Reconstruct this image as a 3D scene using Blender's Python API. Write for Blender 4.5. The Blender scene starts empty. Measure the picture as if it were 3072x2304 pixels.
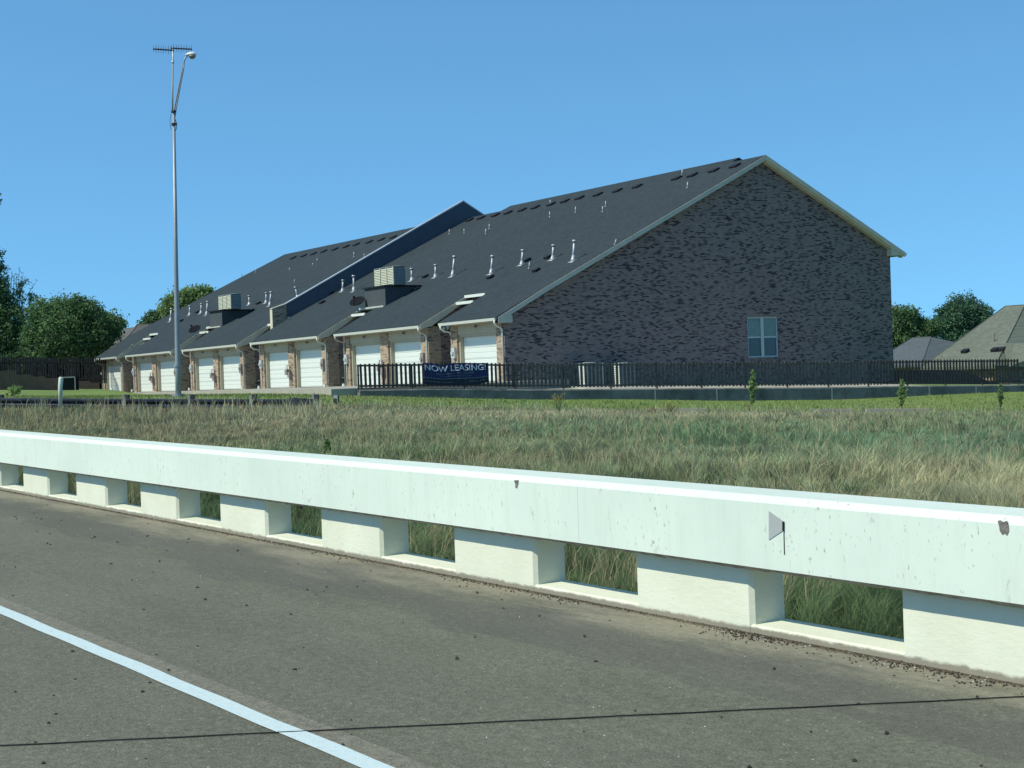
import bpy, math, random
import numpy as np
from mathutils import Vector, Matrix
random.seed(7); RNG = np.random.default_rng(11)
R_ = math.radians
S = bpy.context.scene
COL = S.collection

# ------------------------------------------------------------------ camera
F_, CX, CY = 4460.0, 1536.0, 1152.0
_roll, _pitch, _yaw = R_(2.0), -math.atan(36.3/4460), R_(57.6)
FW = np.array([-math.sin(_yaw)*math.cos(_pitch), math.cos(_yaw)*math.cos(_pitch), math.sin(_pitch)])
_rt = np.array([math.cos(_yaw), math.sin(_yaw), 0.0]); _up = np.cross(_rt, FW)
RT = math.cos(_roll)*_rt - math.sin(_roll)*_up
UP = math.sin(_roll)*_rt + math.cos(_roll)*_up
CAM = np.array([0, 0, 1.34])
cd = bpy.data.cameras.new('camera'); cam = bpy.data.objects.new('camera', cd); COL.objects.link(cam)
cd.sensor_width = 36; cd.lens = 36*F_/3072; cd.clip_end = 3000; cd.clip_start = 0.1
cam.matrix_world = Matrix(((RT[0], UP[0], -FW[0], CAM[0]), (RT[1], UP[1], -FW[1], CAM[1]), (RT[2], UP[2], -FW[2], CAM[2]), (0, 0, 0, 1)))
S.camera = cam

# ------------------------------------------------------------------ light
EL, AZ = R_(48), R_(8)
w = bpy.data.worlds.new("World"); S.world = w; w.use_nodes = True
nt = w.node_tree; nt.nodes.clear()
out = nt.nodes.new('ShaderNodeOutputWorld'); bg = nt.nodes.new('ShaderNodeBackground'); sky = nt.nodes.new('ShaderNodeTexSky')
sky.sky_type = 'NISHITA'; sky.sun_disc = False; sky.sun_elevation = EL; sky.sun_rotation = math.pi + AZ
sky.air_density = 1.0; sky.dust_density = 0.0; sky.ozone_density = 2.0; sky.altitude = 150
tc = nt.nodes.new('ShaderNodeTexCoord'); mp = nt.nodes.new('ShaderNodeMapping'); mp.inputs['Location'].default_value = (0, 0, .19); mp.inputs['Scale'].default_value = (1, 1, .85)
nt.links.new(tc.outputs['Generated'], mp.inputs['Vector']); nt.links.new(mp.outputs[0], sky.inputs['Vector'])
tint = nt.nodes.new('ShaderNodeMix'); tint.data_type = 'RGBA'; tint.blend_type = 'MULTIPLY'; tint.inputs[0].default_value = 1
tint.inputs[7].default_value = (0.69, 1.15, 1.24, 1)
nt.links.new(sky.outputs[0], tint.inputs[6]); nt.links.new(tint.outputs[2], bg.inputs[0])
bg.inputs[1].default_value = 0.15
nt.links.new(bg.outputs[0], out.inputs[0])
sd = bpy.data.lights.new('sun', 'SUN'); sd.energy = 4.9; sd.angle = R_(0.5); sd.color = (1.0, 0.97, 0.83)
sun = bpy.data.objects.new('sun', sd); COL.objects.link(sun)
tos = Vector((-math.sin(AZ)*math.cos(EL), -math.cos(AZ)*math.cos(EL), math.sin(EL)))
sun.rotation_euler = tos.to_track_quat('Z', 'Y').to_euler()
S.view_settings.view_transform = 'Standard'; S.view_settings.look = 'None'
S.view_settings.exposure = 0.0; S.view_settings.gamma = 1.0
S.cycles.max_bounces = 6

# ------------------------------------------------------------------ helpers
def ray(x, y): return (x-CX)/F_*RT - (y-CY)/F_*UP + FW
def P(x, y, Z): return CAM + Z*ray(x, y)
def onX(x, y, X): r = ray(x, y); return CAM + r*(X-CAM[0])/r[0]
def onY(x, y, Y): r = ray(x, y); return CAM + r*(Y-CAM[1])/r[1]
def onZ(x, y, z): r = ray(x, y); return CAM + r*(z-CAM[2])/r[2]
def onPl(x, y, p0, n): r = ray(x, y); return CAM + r*(np.dot(np.array(p0)-CAM, n))/np.dot(r, n)
def depth(p): return float(np.dot(np.asarray(p)-CAM, FW))
MP0 = np.array([0, 52.5, 12.15]); MN = np.array([0, -.488, 1.0])
def onM(x, y): return onPl(x, y, MP0, MN)
def mz(y): return 12.15 + .488*(y-52.5)

def tag(o, label=None, cat=None, group=None, kind=None):
    if label: o['label'] = label
    if cat: o['category'] = cat
    if group: o['group'] = group
    if kind: o['kind'] = kind
    return o
def thing(name, loc, label, cat, group=None):
    o = bpy.data.objects.new(name, None); COL.objects.link(o); o.location = Vector([float(v) for v in loc])
    o.empty_display_size = .3
    return tag(o, label, cat, group)
def wloc(o):
    v = Vector((0, 0, 0))
    while o is not None: v = v + o.location; o = o.parent
    return v
class MB:
    def __init__(s): s.v = []; s.f = []
    def add(s, vs, fs):
        n = len(s.v); s.v += [tuple(float(c) for c in p) for p in vs]; s.f += [tuple(i+n for i in f) for f in fs]; return s
    def box(s, x0, x1, y0, y1, z0, z1):
        return s.add([(x0,y0,z0),(x1,y0,z0),(x1,y1,z0),(x0,y1,z0),(x0,y0,z1),(x1,y0,z1),(x1,y1,z1),(x0,y1,z1)],
                     [(3,2,1,0),(4,5,6,7),(0,1,5,4),(1,2,6,5),(2,3,7,6),(3,0,4,7)])
    def hexa(s, b, t):
        return s.add(list(b)+list(t), [(3,2,1,0),(4,5,6,7),(0,1,5,4),(1,2,6,5),(2,3,7,6),(3,0,4,7)])
    def prism(s, poly, vec):
        n = len(poly); a = [np.array(p, float) for p in poly]; b = [p+np.array(vec, float) for p in a]
        return s.add(a+b, [tuple(range(n))[::-1], tuple(range(n, 2*n))] + [(i, (i+1) % n, n+(i+1) % n, n+i) for i in range(n)])
    def obox(s, c, ax, ay, az):
        c, ax, ay, az = [np.array(q, float) for q in (c, ax, ay, az)]
        b = [c-ax-ay-az, c+ax-ay-az, c+ax+ay-az, c-ax+ay-az]; t = [p+2*az for p in b]
        return s.hexa(b, t)
    def tube(s, pts, rad, n=8, cap=True):
        pts = [np.array(p, float) for p in pts]
        if not hasattr(rad, '__len__'): rad = [rad]*len(pts)
        rings = []; base = len(s.v); prev = None
        for i, p in enumerate(pts):
            t = pts[min(i+1, len(pts)-1)] - pts[max(i-1, 0)]; t = t/(np.linalg.norm(t)+1e-9)
            a = np.cross(t, (0, 0, 1)) if prev is None else prev - t*np.dot(prev, t)
            if np.linalg.norm(a) < 1e-3: a = np.cross(t, (1, 0, 0))
            a = a/np.linalg.norm(a); prev = a; b = np.cross(t, a)
            for k in range(n):
                q = 2*math.pi*k/n; s.v.append(tuple(p + rad[i]*(math.cos(q)*a + math.sin(q)*b)))
        for i in range(len(pts)-1):
            for k in range(n):
                s.f.append((base+i*n+k, base+i*n+(k+1) % n, base+(i+1)*n+(k+1) % n, base+(i+1)*n+k))
        if cap:
            s.f.append(tuple(base+k for k in range(n))[::-1]); m = base+(len(pts)-1)*n
            s.f.append(tuple(m+k for k in range(n)))
        return s
    def build(s, name, mat, parent=None, smooth=False):
        me = bpy.data.meshes.new(name)
        off = wloc(parent) if parent is not None else Vector((0, 0, 0))
        me.from_pydata([(a-off.x, b-off.y, c-off.z) for a, b, c in s.v], [], s.f); me.update()
        import bmesh
        bm = bmesh.new(); bm.from_mesh(me); bmesh.ops.recalc_face_normals(bm, faces=bm.faces[:]); bm.to_mesh(me); bm.free()
        if smooth: me.polygons.foreach_set('use_smooth', [True]*len(me.polygons))
        if mat is not None: me.materials.append(mat)
        o = bpy.data.objects.new(name, me); COL.objects.link(o)
        if parent is not None: o.parent = parent
        return o
def copy_tree(o, parent=None):
    c = o.copy(); COL.objects.link(c)
    if parent is not None: c.parent = parent
    for ch in list(o.children): copy_tree(ch, c)
    return c

# ------------------------------------------------------------------ materials
def nodes(name, rough=.8, spec=.3):
    m = bpy.data.materials.new(name); m.use_nodes = True; n = m.node_tree.nodes; b = n['Principled BSDF']
    b.inputs['Roughness'].default_value = rough; b.inputs['Specular IOR Level'].default_value = spec
    return m, m.node_tree, b
def N(t, kind, **kw):
    n = t.nodes.new('ShaderNode'+kind)
    for k, v in kw.items(): setattr(n, k, v)
    return n
def MATH(t, op, a, b=None, c=None):
    n = N(t, 'Math', operation=op)
    for i, q in enumerate((a, b, c)):
        if q is None: continue
        if isinstance(q, (int, float)): n.inputs[i].default_value = q
        else: t.links.new(q, n.inputs[i])
    return n.outputs[0]
def RAMP(t, fac, stops, interp='LINEAR'):
    r = N(t, 'ValToRGB'); r.color_ramp.interpolation = interp; e = r.color_ramp.elements
    while len(e) < len(stops): e.new(.5)
    for el, (p, c) in zip(e, stops):
        el.position = p; el.color = (*c, 1) if hasattr(c, '__len__') else (c, c, c, 1)
    t.links.new(fac, r.inputs[0]); return r.outputs[0]
def NOISE(t, vec, scale, detail=3, rough=.55, dist=0):
    n = N(t, 'TexNoise'); n.inputs['Scale'].default_value = scale; n.inputs['Detail'].default_value = detail
    n.inputs['Roughness'].default_value = rough; n.inputs['Distortion'].default_value = dist
    t.links.new(vec, n.inputs['Vector']); return n.outputs['Fac']
def MIX(t, f, a, b, mode='MIX'):
    n = N(t, 'Mix', data_type='RGBA', blend_type=mode)
    for i, q in ((0, f), (6, a), (7, b)):
        if isinstance(q, (int, float)): n.inputs[i].default_value = q
        elif hasattr(q, '__len__'): n.inputs[i].default_value = (*q, 1)
        else: t.links.new(q, n.inputs[i])
    return n.outputs[2]
def POS(t): return N(t, 'NewGeometry').outputs['Position']
def MAP(t, v, scale=(1, 1, 1), rot=(0, 0, 0)):
    n = N(t, 'Mapping'); n.inputs['Scale'].default_value = scale; n.inputs['Rotation'].default_value = rot
    t.links.new(v, n.inputs['Vector']); return n.outputs[0]
def BUMP(t, b, h, strength=.3, dist=.02):
    n = N(t, 'Bump'); n.inputs['Strength'].default_value = strength; n.inputs['Distance'].default_value = dist
    t.links.new(h, n.inputs['Height']); t.links.new(n.outputs[0], b.inputs['Normal'])
def plain(name, c, rough=.6, var=.12, scale=3, metal=0, spec=.3, bump=0):
    m, t, b = nodes(name, rough, spec); b.inputs['Metallic'].default_value = metal
    p = N(t, 'TexCoord').outputs['Object']; f = NOISE(t, p, scale, 5, .65)
    lo = tuple(q*(1-var) for q in c); hi = tuple(min(1, q*(1+var)) for q in c)
    t.links.new(RAMP(t, f, [(.3, lo), (.7, hi)]), b.inputs['Base Color'])
    if bump: BUMP(t, b, f, bump, .01)
    return m

def brick_mat(name, light=(.44, .355, .25), mid=(.34, .25, .175), dark=(.10, .075, .06), share=.06):
    m, t, b = nodes(name, .9, .15)
    sp = N(t, 'SeparateXYZ'); t.links.new(POS(t), sp.inputs[0]); x, y, z = sp.outputs
    u = MATH(t, 'ADD', x, y); row = MATH(t, 'FLOOR', MATH(t, 'DIVIDE', z, .060))
    uu = MATH(t, 'ADD', MATH(t, 'DIVIDE', u, .225), MATH(t, 'MULTIPLY', MATH(t, 'MODULO', row, 2.0), .5))
    idx = MATH(t, 'FLOOR', uu)
    cv = N(t, 'CombineXYZ'); t.links.new(idx, cv.inputs[0]); t.links.new(row, cv.inputs[1])
    wn = N(t, 'TexWhiteNoise', noise_dimensions='2D'); t.links.new(cv.outputs[0], wn.inputs['Vector'])
    wv = wn.outputs['Value']
    cv2 = N(t, 'CombineXYZ'); t.links.new(MATH(t, 'MULTIPLY', idx, .34), cv2.inputs[0]); t.links.new(MATH(t, 'MULTIPLY', row, .62), cv2.inputs[1])
    cl = NOISE(t, cv2.outputs[0], .9, 2, .6)
    big = NOISE(t, POS(t), .22, 4, .6)
    val = MATH(t, 'ADD', MATH(t, 'MULTIPLY', wv, .72), MATH(t, 'ADD', MATH(t, 'MULTIPLY', cl, .73), MATH(t, 'MULTIPLY', big, .25)))
    isd = RAMP(t, MATH(t, 'SUBTRACT', val, 1.12 - share), [(0.0, 0.0), (.012, .45), (.10, .75), (.2, 1.0)])
    base = RAMP(t, wn.outputs['Value'], [(0, mid), (.5, light), (.8, tuple(q*1.12 for q in light)), (1, (mid[0]*1.15, mid[1]*.9, mid[2]*.9))])
    base = MIX(t, MATH(t, 'MULTIPLY', big, .5), base, tuple(q*.8 for q in mid))
    fm = NOISE(t, MAP(t, POS(t), (1, 1, 2)), 3.2, 5, .75); base = MIX(t, RAMP(t, fm, [(.42, .0), (.7, .55)]), base, tuple(q*.5 for q in mid)); base = MIX(t, RAMP(t, NOISE(t, POS(t), 1.3, 4, .7), [(.45, 0.0), (.7, .4)]), base, (mid[0]*1.02, mid[1]*.98, mid[2]*1.04))
    c1 = MIX(t, isd, base, dark)
    fz = MATH(t, 'FRACT', MATH(t, 'DIVIDE', z, .060)); fx = MATH(t, 'FRACT', uu)
    mort = MATH(t, 'MAXIMUM', MATH(t, 'LESS_THAN', fz, .13), MATH(t, 'LESS_THAN', fx, .045))
    c2 = MIX(t, MATH(t, 'MULTIPLY', mort, .75), c1, tuple(q*.82 for q in light))
    t.links.new(c2, b.inputs['Base Color']); BUMP(t, b, MATH(t, 'SUBTRACT', 1, mort), .4, .008)
    return m
def shingle_mat(name, c, var=.35):
    m, t, b = nodes(name, .95, .12)
    p = POS(t); sp = N(t, 'SeparateXYZ'); t.links.new(p, sp.inputs[0])
    row = MATH(t, 'FLOOR', MATH(t, 'DIVIDE', sp.outputs[2], .085))
    ix = MATH(t, 'FLOOR', MATH(t, 'ADD', MATH(t, 'DIVIDE', MATH(t, 'ADD', sp.outputs[0], MATH(t, 'MULTIPLY', sp.outputs[1], .13)), .22), MATH(t, 'MULTIPLY', row, .37)))
    cv = N(t, 'CombineXYZ'); t.links.new(ix, cv.inputs[0]); t.links.new(row, cv.inputs[1])
    wn = N(t, 'TexWhiteNoise', noise_dimensions='2D'); t.links.new(cv.outputs[0], wn.inputs['Vector'])
    n1 = NOISE(t, p, .35, 5, .6); n2 = NOISE(t, p, 30, 2, .6)
    f = MATH(t, 'ADD', MATH(t, 'MULTIPLY', wn.outputs['Value'], .28), MATH(t, 'ADD', MATH(t, 'MULTIPLY', n1, .35), MATH(t, 'MULTIPLY', MATH(t, 'ADD', n2, NOISE(t, p, 7, 4, .7)), .24)))
    t.links.new(RAMP(t, f, [(.2, tuple(q*(1-var) for q in c)), (.85, tuple(q*(1+var) for q in c))]), b.inputs['Base Color'])
    fz = MATH(t, 'FRACT', MATH(t, 'DIVIDE', sp.outputs[2], .085)); BUMP(t, b, fz, .3, .01)
    return m
def attr_mat(name, rough=.85, trans=.35, attr='Col'):
    m, t, b = nodes(name, rough, .15)
    a = N(t, 'Attribute', attribute_name=attr); t.links.new(a.outputs['Color'], b.inputs['Base Color'])
    tr = N(t, 'BsdfTranslucent'); t.links.new(a.outputs['Color'], tr.inputs[0]); mx = N(t, 'MixShader'); mx.inputs[0].default_value = trans
    o = t.nodes['Material Output']; t.links.new(b.outputs[0], mx.inputs[1]); t.links.new(tr.outputs[0], mx.inputs[2]); t.links.new(mx.outputs[0], o.inputs[0])
    return m

M = {}
M['brick'] = brick_mat('brick_mixed')
M['brick_gable_shade'] = brick_mat('brick_gable_shade', light=(.27, .22, .195), mid=(.20, .168, .158), dark=(.028, .026, .032), share=.125)  # darker copy of the pillar brick, shade of these walls painted in
M['shingle'] = shingle_mat('shingle_charcoal', (.032, .043, .048), .26)
M['shingle_tan'] = shingle_mat('shingle_weathered', (.125, .14, .11), .3)
M['shingle_grey'] = shingle_mat('shingle_grey', (.085, .10, .105), .25)
M['shingle_old'] = shingle_mat('shingle_old', (.105, .10, .09), .35)
M['beige'] = plain('beige_trim', (.42, .38, .28), .6, .06, 1.5)
M['trim_grey'] = plain('rake_trim', (.42, .43, .36), .6, .08, 2)
M['rake_tan'] = plain('rake_tan', (.55, .50, .36), .6, .12, 2)
M['gutter'] = plain('gutter_white', (.62, .64, .56), .4, .04, 2, spec=.5)
M['door'] = plain('door_white', (.62, .66, .60), .45, .02, 1.2, spec=.5)
M['siding'] = plain('siding_slate', (.075, .088, .112), .7, .1, 1.5)
M['cap'] = plain('metal_cap', (.45, .47, .47), .4, .08, 4, metal=.3)
M['galv'] = plain('galvanised', (.36, .375, .375), .5, .2, 8, metal=.3, spec=.5)
M['vent_dark'] = plain('vent_dark', (.012, .013, .016), .7, .2, 5)
M['black'] = plain('black_rubber', (.012, .012, .012), .6, .2, 6)
M['dish'] = plain('dish_dark', (.014, .016, .018), .95, .15, 4, spec=.02)
M['acgrey_shade'] = plain('ac_grey_shade', (.22, .24, .23), .5, .1, 4)
M['actan'] = plain('ac_tan', (.50, .50, .38), .5, .08, 4)
M['conduit'] = plain('meter_grey', (.46, .48, .46), .5, .15, 6, metal=.2)
M['copper'] = plain('gas_meter', (.24, .21, .19), .6, .3, 8)
M['glass'] = None
m, t, b = nodes('window_glass', .12, .6); b.inputs['Base Color'].default_value = (.035, .06, .065, 1)
M['glass'] = m
m, t, b = nodes('window_blind', .3, .6); p = N(t, 'TexCoord').outputs['Object']
t.links.new(RAMP(t, NOISE(t, MAP(t, p, (1, 1, 6)), 3, 3), [(.3, (.10, .17, .16)), (.7, (.15, .235, .22))]), b.inputs['Base Color']); M['blind'] = m
M['winframe'] = plain('window_frame', (.42, .50, .47), .5, .05, 3)
M['wood_fence'] = plain('fence_wood', (.115, .095, .085), .85, .45, 6, bump=.3)
M['wood_dark'] = plain('fence_brown', (.085, .064, .055), .85, .4, 6)
M['wood_shade_tint'] = plain('fence_shade_tint', (.028, .028, .028), .9, .8, 4)  # near-black boards: the deep shade is painted into the wood colour
M['conc_wall'] = plain('retaining_concrete', (.15, .15, .13), .9, .42, 1.3, bump=.2)
M['block_tan_shade'] = plain('block_tan_shade', (.15, .12, .085), .9, .2, 2.5, bump=.3)  # tan darkened so the wall's shade sits in its colour
M['conc'] = plain('driveway_concrete', (.32, .30, .24), .9, .15, 1.0)
M['lamp_steel'] = plain('lamp_steel', (.27, .29, .30), .5, .1, 3, metal=.35, spec=.5)
M['lamp_head'] = plain('lamp_head', (.72, .74, .72), .4, .05, 3)
M['lamp_lens'] = plain('lamp_lens', (.24, .21, .16), .3, .1, 3)
M['guard'] = plain('guardrail_steel', (.035, .042, .055), .5, .4, 3, metal=.4)
M['post_pale'] = plain('post_weathered', (.30, .31, .25), .9, .3, 5)
M['post_dark'] = plain('post_dark', (.05, .05, .055), .9, .3, 5)
M['post_white'] = plain('post_white', (.55, .60, .48), .6, .2, 5)
M['green_box'] = plain('transformer_green', (.004, .008, .009), .9, .2, 3, spec=.05)
M['banner'] = plain('banner_navy', (.012, .018, .085), .6, .15, 3)
M['banner_low'] = plain('banner_black', (.010, .014, .030), .6, .2, 3)
M['letter'] = plain('banner_white', (.62, .64, .70), .6, .08, 12)
M['letter_dim'] = plain('banner_dim', (.10, .14, .17), .6, .1, 12)
M['bark'] = plain('bark', (.10, .085, .065), .95, .35, 6, bump=.5)
M['leaf'] = attr_mat('leaf', .7, .3)
M['grass'] = attr_mat('grass_blades', .8, .35)

# painted concrete of the parapet rail
m, t, b = nodes('rail_paint', .75, .3); p = POS(t)
n1 = NOISE(t, MAP(t, p, (1, 1, .35)), 9, 6, .7); n2 = NOISE(t, p, 1.1, 4, .6); n3 = NOISE(t, MAP(t, p, (2.2, 2.2, .28)), 6, 4, .7)
spk = NOISE(t, MAP(t, p, (1, 1, .4)), 62, 2, .5); spk_m = NOISE(t, p, 2.2, 3, .6)
c = RAMP(t, n2, [(.3, (.56, .63, .54)), (.7, (.63, .70, .60))])
c = MIX(t, RAMP(t, n3, [(.48, 0.0), (.72, .18)]), c, (.42, .45, .36))
c = MIX(t, RAMP(t, n1, [(.66, 0.0), (.72, .55)]), c, (.36, .36, .28))
sm = MATH(t, 'MULTIPLY', RAMP(t, spk, [(.655, 0.0), (.71, 1.0)]), RAMP(t, spk_m, [(.45, 0.0), (.6, 1.0)]))
c = MIX(t, MATH(t, 'MULTIPLY', sm, .62), c, (.18, .18, .13))
t.links.new(c, b.inputs['Base Color']); BUMP(t, b, MATH(t, 'ADD', n1, MATH(t, 'MULTIPLY', n2, 2)), .25, .01); M['rail'] = m
# lower posts: creamier, dirt splash at the foot (object Z = height above the deck)
m, t, b = nodes('post_paint', .8, .25); p = POS(t); z = N(t, 'VectorMath', operation='DOT_PRODUCT'); t.links.new(p, z.inputs[0]); RNS = z
n1 = NOISE(t, MAP(t, p, (1, 1, 3)), 12, 6, .7); n2 = NOISE(t, p, 2.5, 4, .6)
c = RAMP(t, n2, [(.3, (.60, .61, .47)), (.7, (.67, .68, .54))])
c = MIX(t, RAMP(t, n1, [(.62, 0.0), (.70, .4)]), c, (.50, .44, .30))
RN_OFF = MATH(t, 'SUBTRACT', z.outputs['Value'], 0.0); OFFN = RN_OFF.node
dz = MATH(t, 'ADD', RN_OFF, MATH(t, 'MULTIPLY', NOISE(t, p, 14, 4, .7), -.04))
c = MIX(t, RAMP(t, dz, [(0.0, .8), (.016, 0.0)]), c, (.16, .13, .09))
t.links.new(c, b.inputs['Base Color']); BUMP(t, b, MATH(t, 'ADD', n1, n2), .3, .008); M['postpaint'] = m
# rail underside / rough concrete drip edge
M['rough_edge'] = plain('rough_edge', (.30, .28, .23), .95, .5, 14, bump=.6)

# ------------------------------------------------------------------ road frame of reference
RB = P(1900, 1830.5, 8.2)
RD = ray(-1580, 1167); RD = RD/np.linalg.norm(RD)
RP = np.array([-RD[1], RD[0], 0]); RP = RP/np.linalg.norm(RP)      # towards the camera side
if RP[1] > 0: RP = -RP
RN = np.cross(RD, RP); RN = RN/np.linalg.norm(RN); RN = RN if RN[2] > 0 else -RN
RNS.inputs[1].default_value = tuple(RN); OFFN.inputs[1].default_value = float(RB@RN)
def rp(s, p, h=0): return RB + RD*s + RP*p + np.array([0, 0, h])
def onRoad(x, y):
    q = onPl(x, y, RB, RN) - RB; return float(q@RD), float(q@RP)

# ------------------------------------------------------------------ ground height field
ctl = []
def C_(p, z=None): ctl.append((p[0], p[1], p[2] if z is None else z))
for s in (-20, -10, -5, 0, 5, 10, 16, 25, 40): 
    q = rp(s, -.5); C_(q, q[2]-.36)
    q = rp(s, 6); C_(q, q[2]-.9)
    q = rp(s, 16); C_(q, q[2]-.7)
for x in (1700, 2300, 2900): C_(P(x, 1500, 12), -.36)
for (x, y, Z) in [(0, 1228, 45), (570, 1228, 45), (940, 1226, 45), (1400, 1236, 45), (1900, 1243, 45), (2400, 1245, 45), (3000, 1243, 45),
                  (1076, 1187, 55.6), (1340, 1190, 58), (1600, 1193, 59.5), (2100, 1194, 63), (2500, 1193, 65.5), (3045, 1176, 68.5),
                  (535, 1190, 51), (0, 1190, 60), (250, 1195, 60), (720, 1188, 56), (0, 1170, 95), (300, 1172, 114), (150, 1171, 104)]:
    C_(P(x, y, Z))
for X in (-66, -90, -118): C_((X, 36.2, 0), .80); C_((X, 50, 0), .85)
for x in (1540, 1800, 2100, 2400, 2660): C_(onX(x, 1160-(x-1540)*.008, -57.3))
for x in (1540, 1800, 2100, 2400, 2660): C_(onX(x, 1164-(x-1540)*.008, -53))
for q in [(-40, 70, -.9), (-50, 100, -1.6), (-90, 110, -1.0), (-20, 60, -1.0), (0, 40, -.8), (-150, 40, 1.3), (-170, 80, 1.2), (-130, 110, .5),
          (-300, 100, 2), (-100, 300, 0), (100, 200, -2), (100, -100, -1), (-100, -100, -.5), (-300, -100, 1), (300, 50, -2), (-300, 300, 1), (-140, 20, 1.0), (-70, 27, .72), (-90, 28, .74), (-105, 28, .76)]:
    C_(q)
ctl = np.array(ctl); cs = 50.0
def tps(r2): return np.where(r2 > 1e-9, r2*np.log(r2+1e-12), 0)
A_ = ctl[:, :2]/cs; n_ = len(A_)
K = tps(((A_[:, None]-A_[None])**2).sum(-1)) + 1e-3*np.eye(n_); Pm = np.hstack([np.ones((n_, 1)), A_])
L_ = np.block([[K, Pm], [Pm.T, np.zeros((3, 3))]]); sol = np.linalg.solve(L_, np.concatenate([ctl[:, 2], np.zeros(3)]))
def gz(x, y):
    q = np.stack([np.asarray(x, float).ravel(), np.asarray(y, float).ravel()], 1)
    qc = np.clip(q, [-300, -100], [300, 300])/cs; o = np.empty(len(qc))
    for i in range(0, len(qc), 20000):
        a = qc[i:i+20000]; o[i:i+20000] = tps(((a[:, None]-A_[None])**2).sum(-1))@sol[:n_] + sol[n_] + a@sol[n_+1:]
    return np.clip(o, -3, 3).reshape(np.shape(x))
def vnoise(x, y, s, seed=0):
    r = np.random.default_rng(seed); o = 0; tot = 0
    for k in range(10):
        a = r.uniform(0, 2*math.pi); fr = s*r.uniform(.6, 2.4); ph = r.uniform(0, 7); am = 1/(.5+fr/s)
        o = o + am*np.sin(fr*(x*math.cos(a)+y*math.sin(a))+ph + 1.3*np.sin(.7*fr*(y*math.cos(a)-x*math.sin(a))+ph*2)); tot += am*.6
    return o/tot
def axis(lo, hi, flo, fhi, st):
    a = list(np.arange(flo, fhi+.01, st)); q = flo; d = st
    while q > lo: d *= 1.35; q -= d; a.insert(0, q)
    q = fhi; d = st
    while q < hi: d *= 1.35; q += d; a.append(q)
    return np.array(a)
xs = axis(-900, 700, -135, 5, 1.0); ys = axis(-500, 1200, -4, 85, 1.0)
GX, GY = np.meshgrid(xs, ys, indexing='ij'); GZ = gz(GX, GY)
far = np.maximum(0, np.hypot(GX+60, GY-40)-300); GZ = GZ - far*.01
# keep the ground under the paved driveway and inside the building
GZ = np.where((GX > -120) & (GX < -57.4) & (GY > 30.2) & (GY < 61), np.minimum(GZ, .70), GZ)
V = np.stack([GX, GY, GZ], -1).reshape(-1, 3); nx, ny = GX.shape
idx = np.arange(nx*ny).reshape(nx, ny)
Fq = np.stack([idx[:-1, :-1], idx[1:, :-1], idx[1:, 1:], idx[:-1, 1:]], -1).reshape(-1, 4)
me = bpy.data.meshes.new('ground'); me.from_pydata(V.tolist(), [], Fq.tolist()); me.polygons.foreach_set('use_smooth', [True]*len(me.polygons))
ground = bpy.data.objects.new('ground', me); COL.objects.link(ground); tag(ground, kind='structure')
# line where the wild verge ends and the mown lawn begins
LA, LB = P(0, 1230, 46), P(3072, 1245, 47)
LD = (LB-LA)[:2]; LD = LD/np.linalg.norm(LD); LNn = np.array([-LD[1], LD[0]])
if np.dot(LNn, FW[:2]) < 0: LNn = -LNn
def lawn_d(x, y): return (x-LA[0])*LNn[0] + (y-LA[1])*LNn[1] + .5*vnoise(x, y, .6, 3)
m, t, b = nodes('soil_and_turf', .95, .1); p = POS(t)
dn = N(t, 'VectorMath', operation='DOT_PRODUCT'); t.links.new(p, dn.inputs[0]); dn.inputs[1].default_value = (LNn[0], LNn[1], 0)
dd = MATH(t, 'SUBTRACT', dn.outputs['Value'], float(LA[0]*LNn[0]+LA[1]*LNn[1]))
dd = MATH(t, 'ADD', dd, MATH(t, 'MULTIPLY', MATH(t, 'SUBTRACT', NOISE(t, p, .8, 3), .5), 2.0))
n1 = NOISE(t, p, .5, 5, .65); n2 = NOISE(t, p, 9, 4, .7)
wild = RAMP(t, MATH(t, 'ADD', MATH(t, 'MULTIPLY', n1, .6), MATH(t, 'MULTIPLY', n2, .4)), [(.3, (.05, .05, .026)), (.7, (.12, .10, .055))])
lawn = RAMP(t, MATH(t, 'ADD', MATH(t, 'MULTIPLY', n1, .55), MATH(t, 'MULTIPLY', n2, .45)), [(.3, (.10, .155, .045)), (.55, (.16, .22, .065)), (.75, (.24, .23, .10))])
t.links.new(MIX(t, RAMP(t, dd, [(0, 0.0), (.02, 1.0)]), wild, lawn), b.inputs['Base Color']); BUMP(t, b, n2, .6, .05)
me.materials.append(m)

# ------------------------------------------------------------------ road deck
m, t, b = nodes('asphalt', .85, .3); p = POS(t)
dn = N(t, 'VectorMath', operation='DOT_PRODUCT'); t.links.new(p, dn.inputs[0]); dn.inputs[1].default_value = tuple(RP)
pp = MATH(t, 'SUBTRACT', dn.outputs['Value'], float(RB@RP))
d2 = N(t, 'VectorMath', operation='DOT_PRODUCT'); t.links.new(p, d2.inputs[0]); d2.inputs[1].default_value = tuple(RD)
ss = MATH(t, 'SUBTRACT', d2.outputs['Value'], float(RB@RD))
fine = NOISE(t, p, 95, 3, .7); med = NOISE(t, p, 26, 4, .75); big = NOISE(t, MAP(t, p, (.5, 1.6, 1)), .9, 5, .65)
vo = N(t, 'TexVoronoi'); vo.inputs['Scale'].default_value = 48; t.links.new(p, vo.inputs['Vector'])
f = MATH(t, 'ADD', MATH(t, 'MULTIPLY', fine, .45), MATH(t, 'ADD', MATH(t, 'MULTIPLY', med, .35), MATH(t, 'MULTIPLY', big, .20)))
c = RAMP(t, f, [(.34, (.058, .058, .040)), (.5, (.122, .121, .083)), (.66, (.215, .212, .155))])
stone = MATH(t, 'LESS_THAN', vo.outputs['Distance'], .22)
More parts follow.
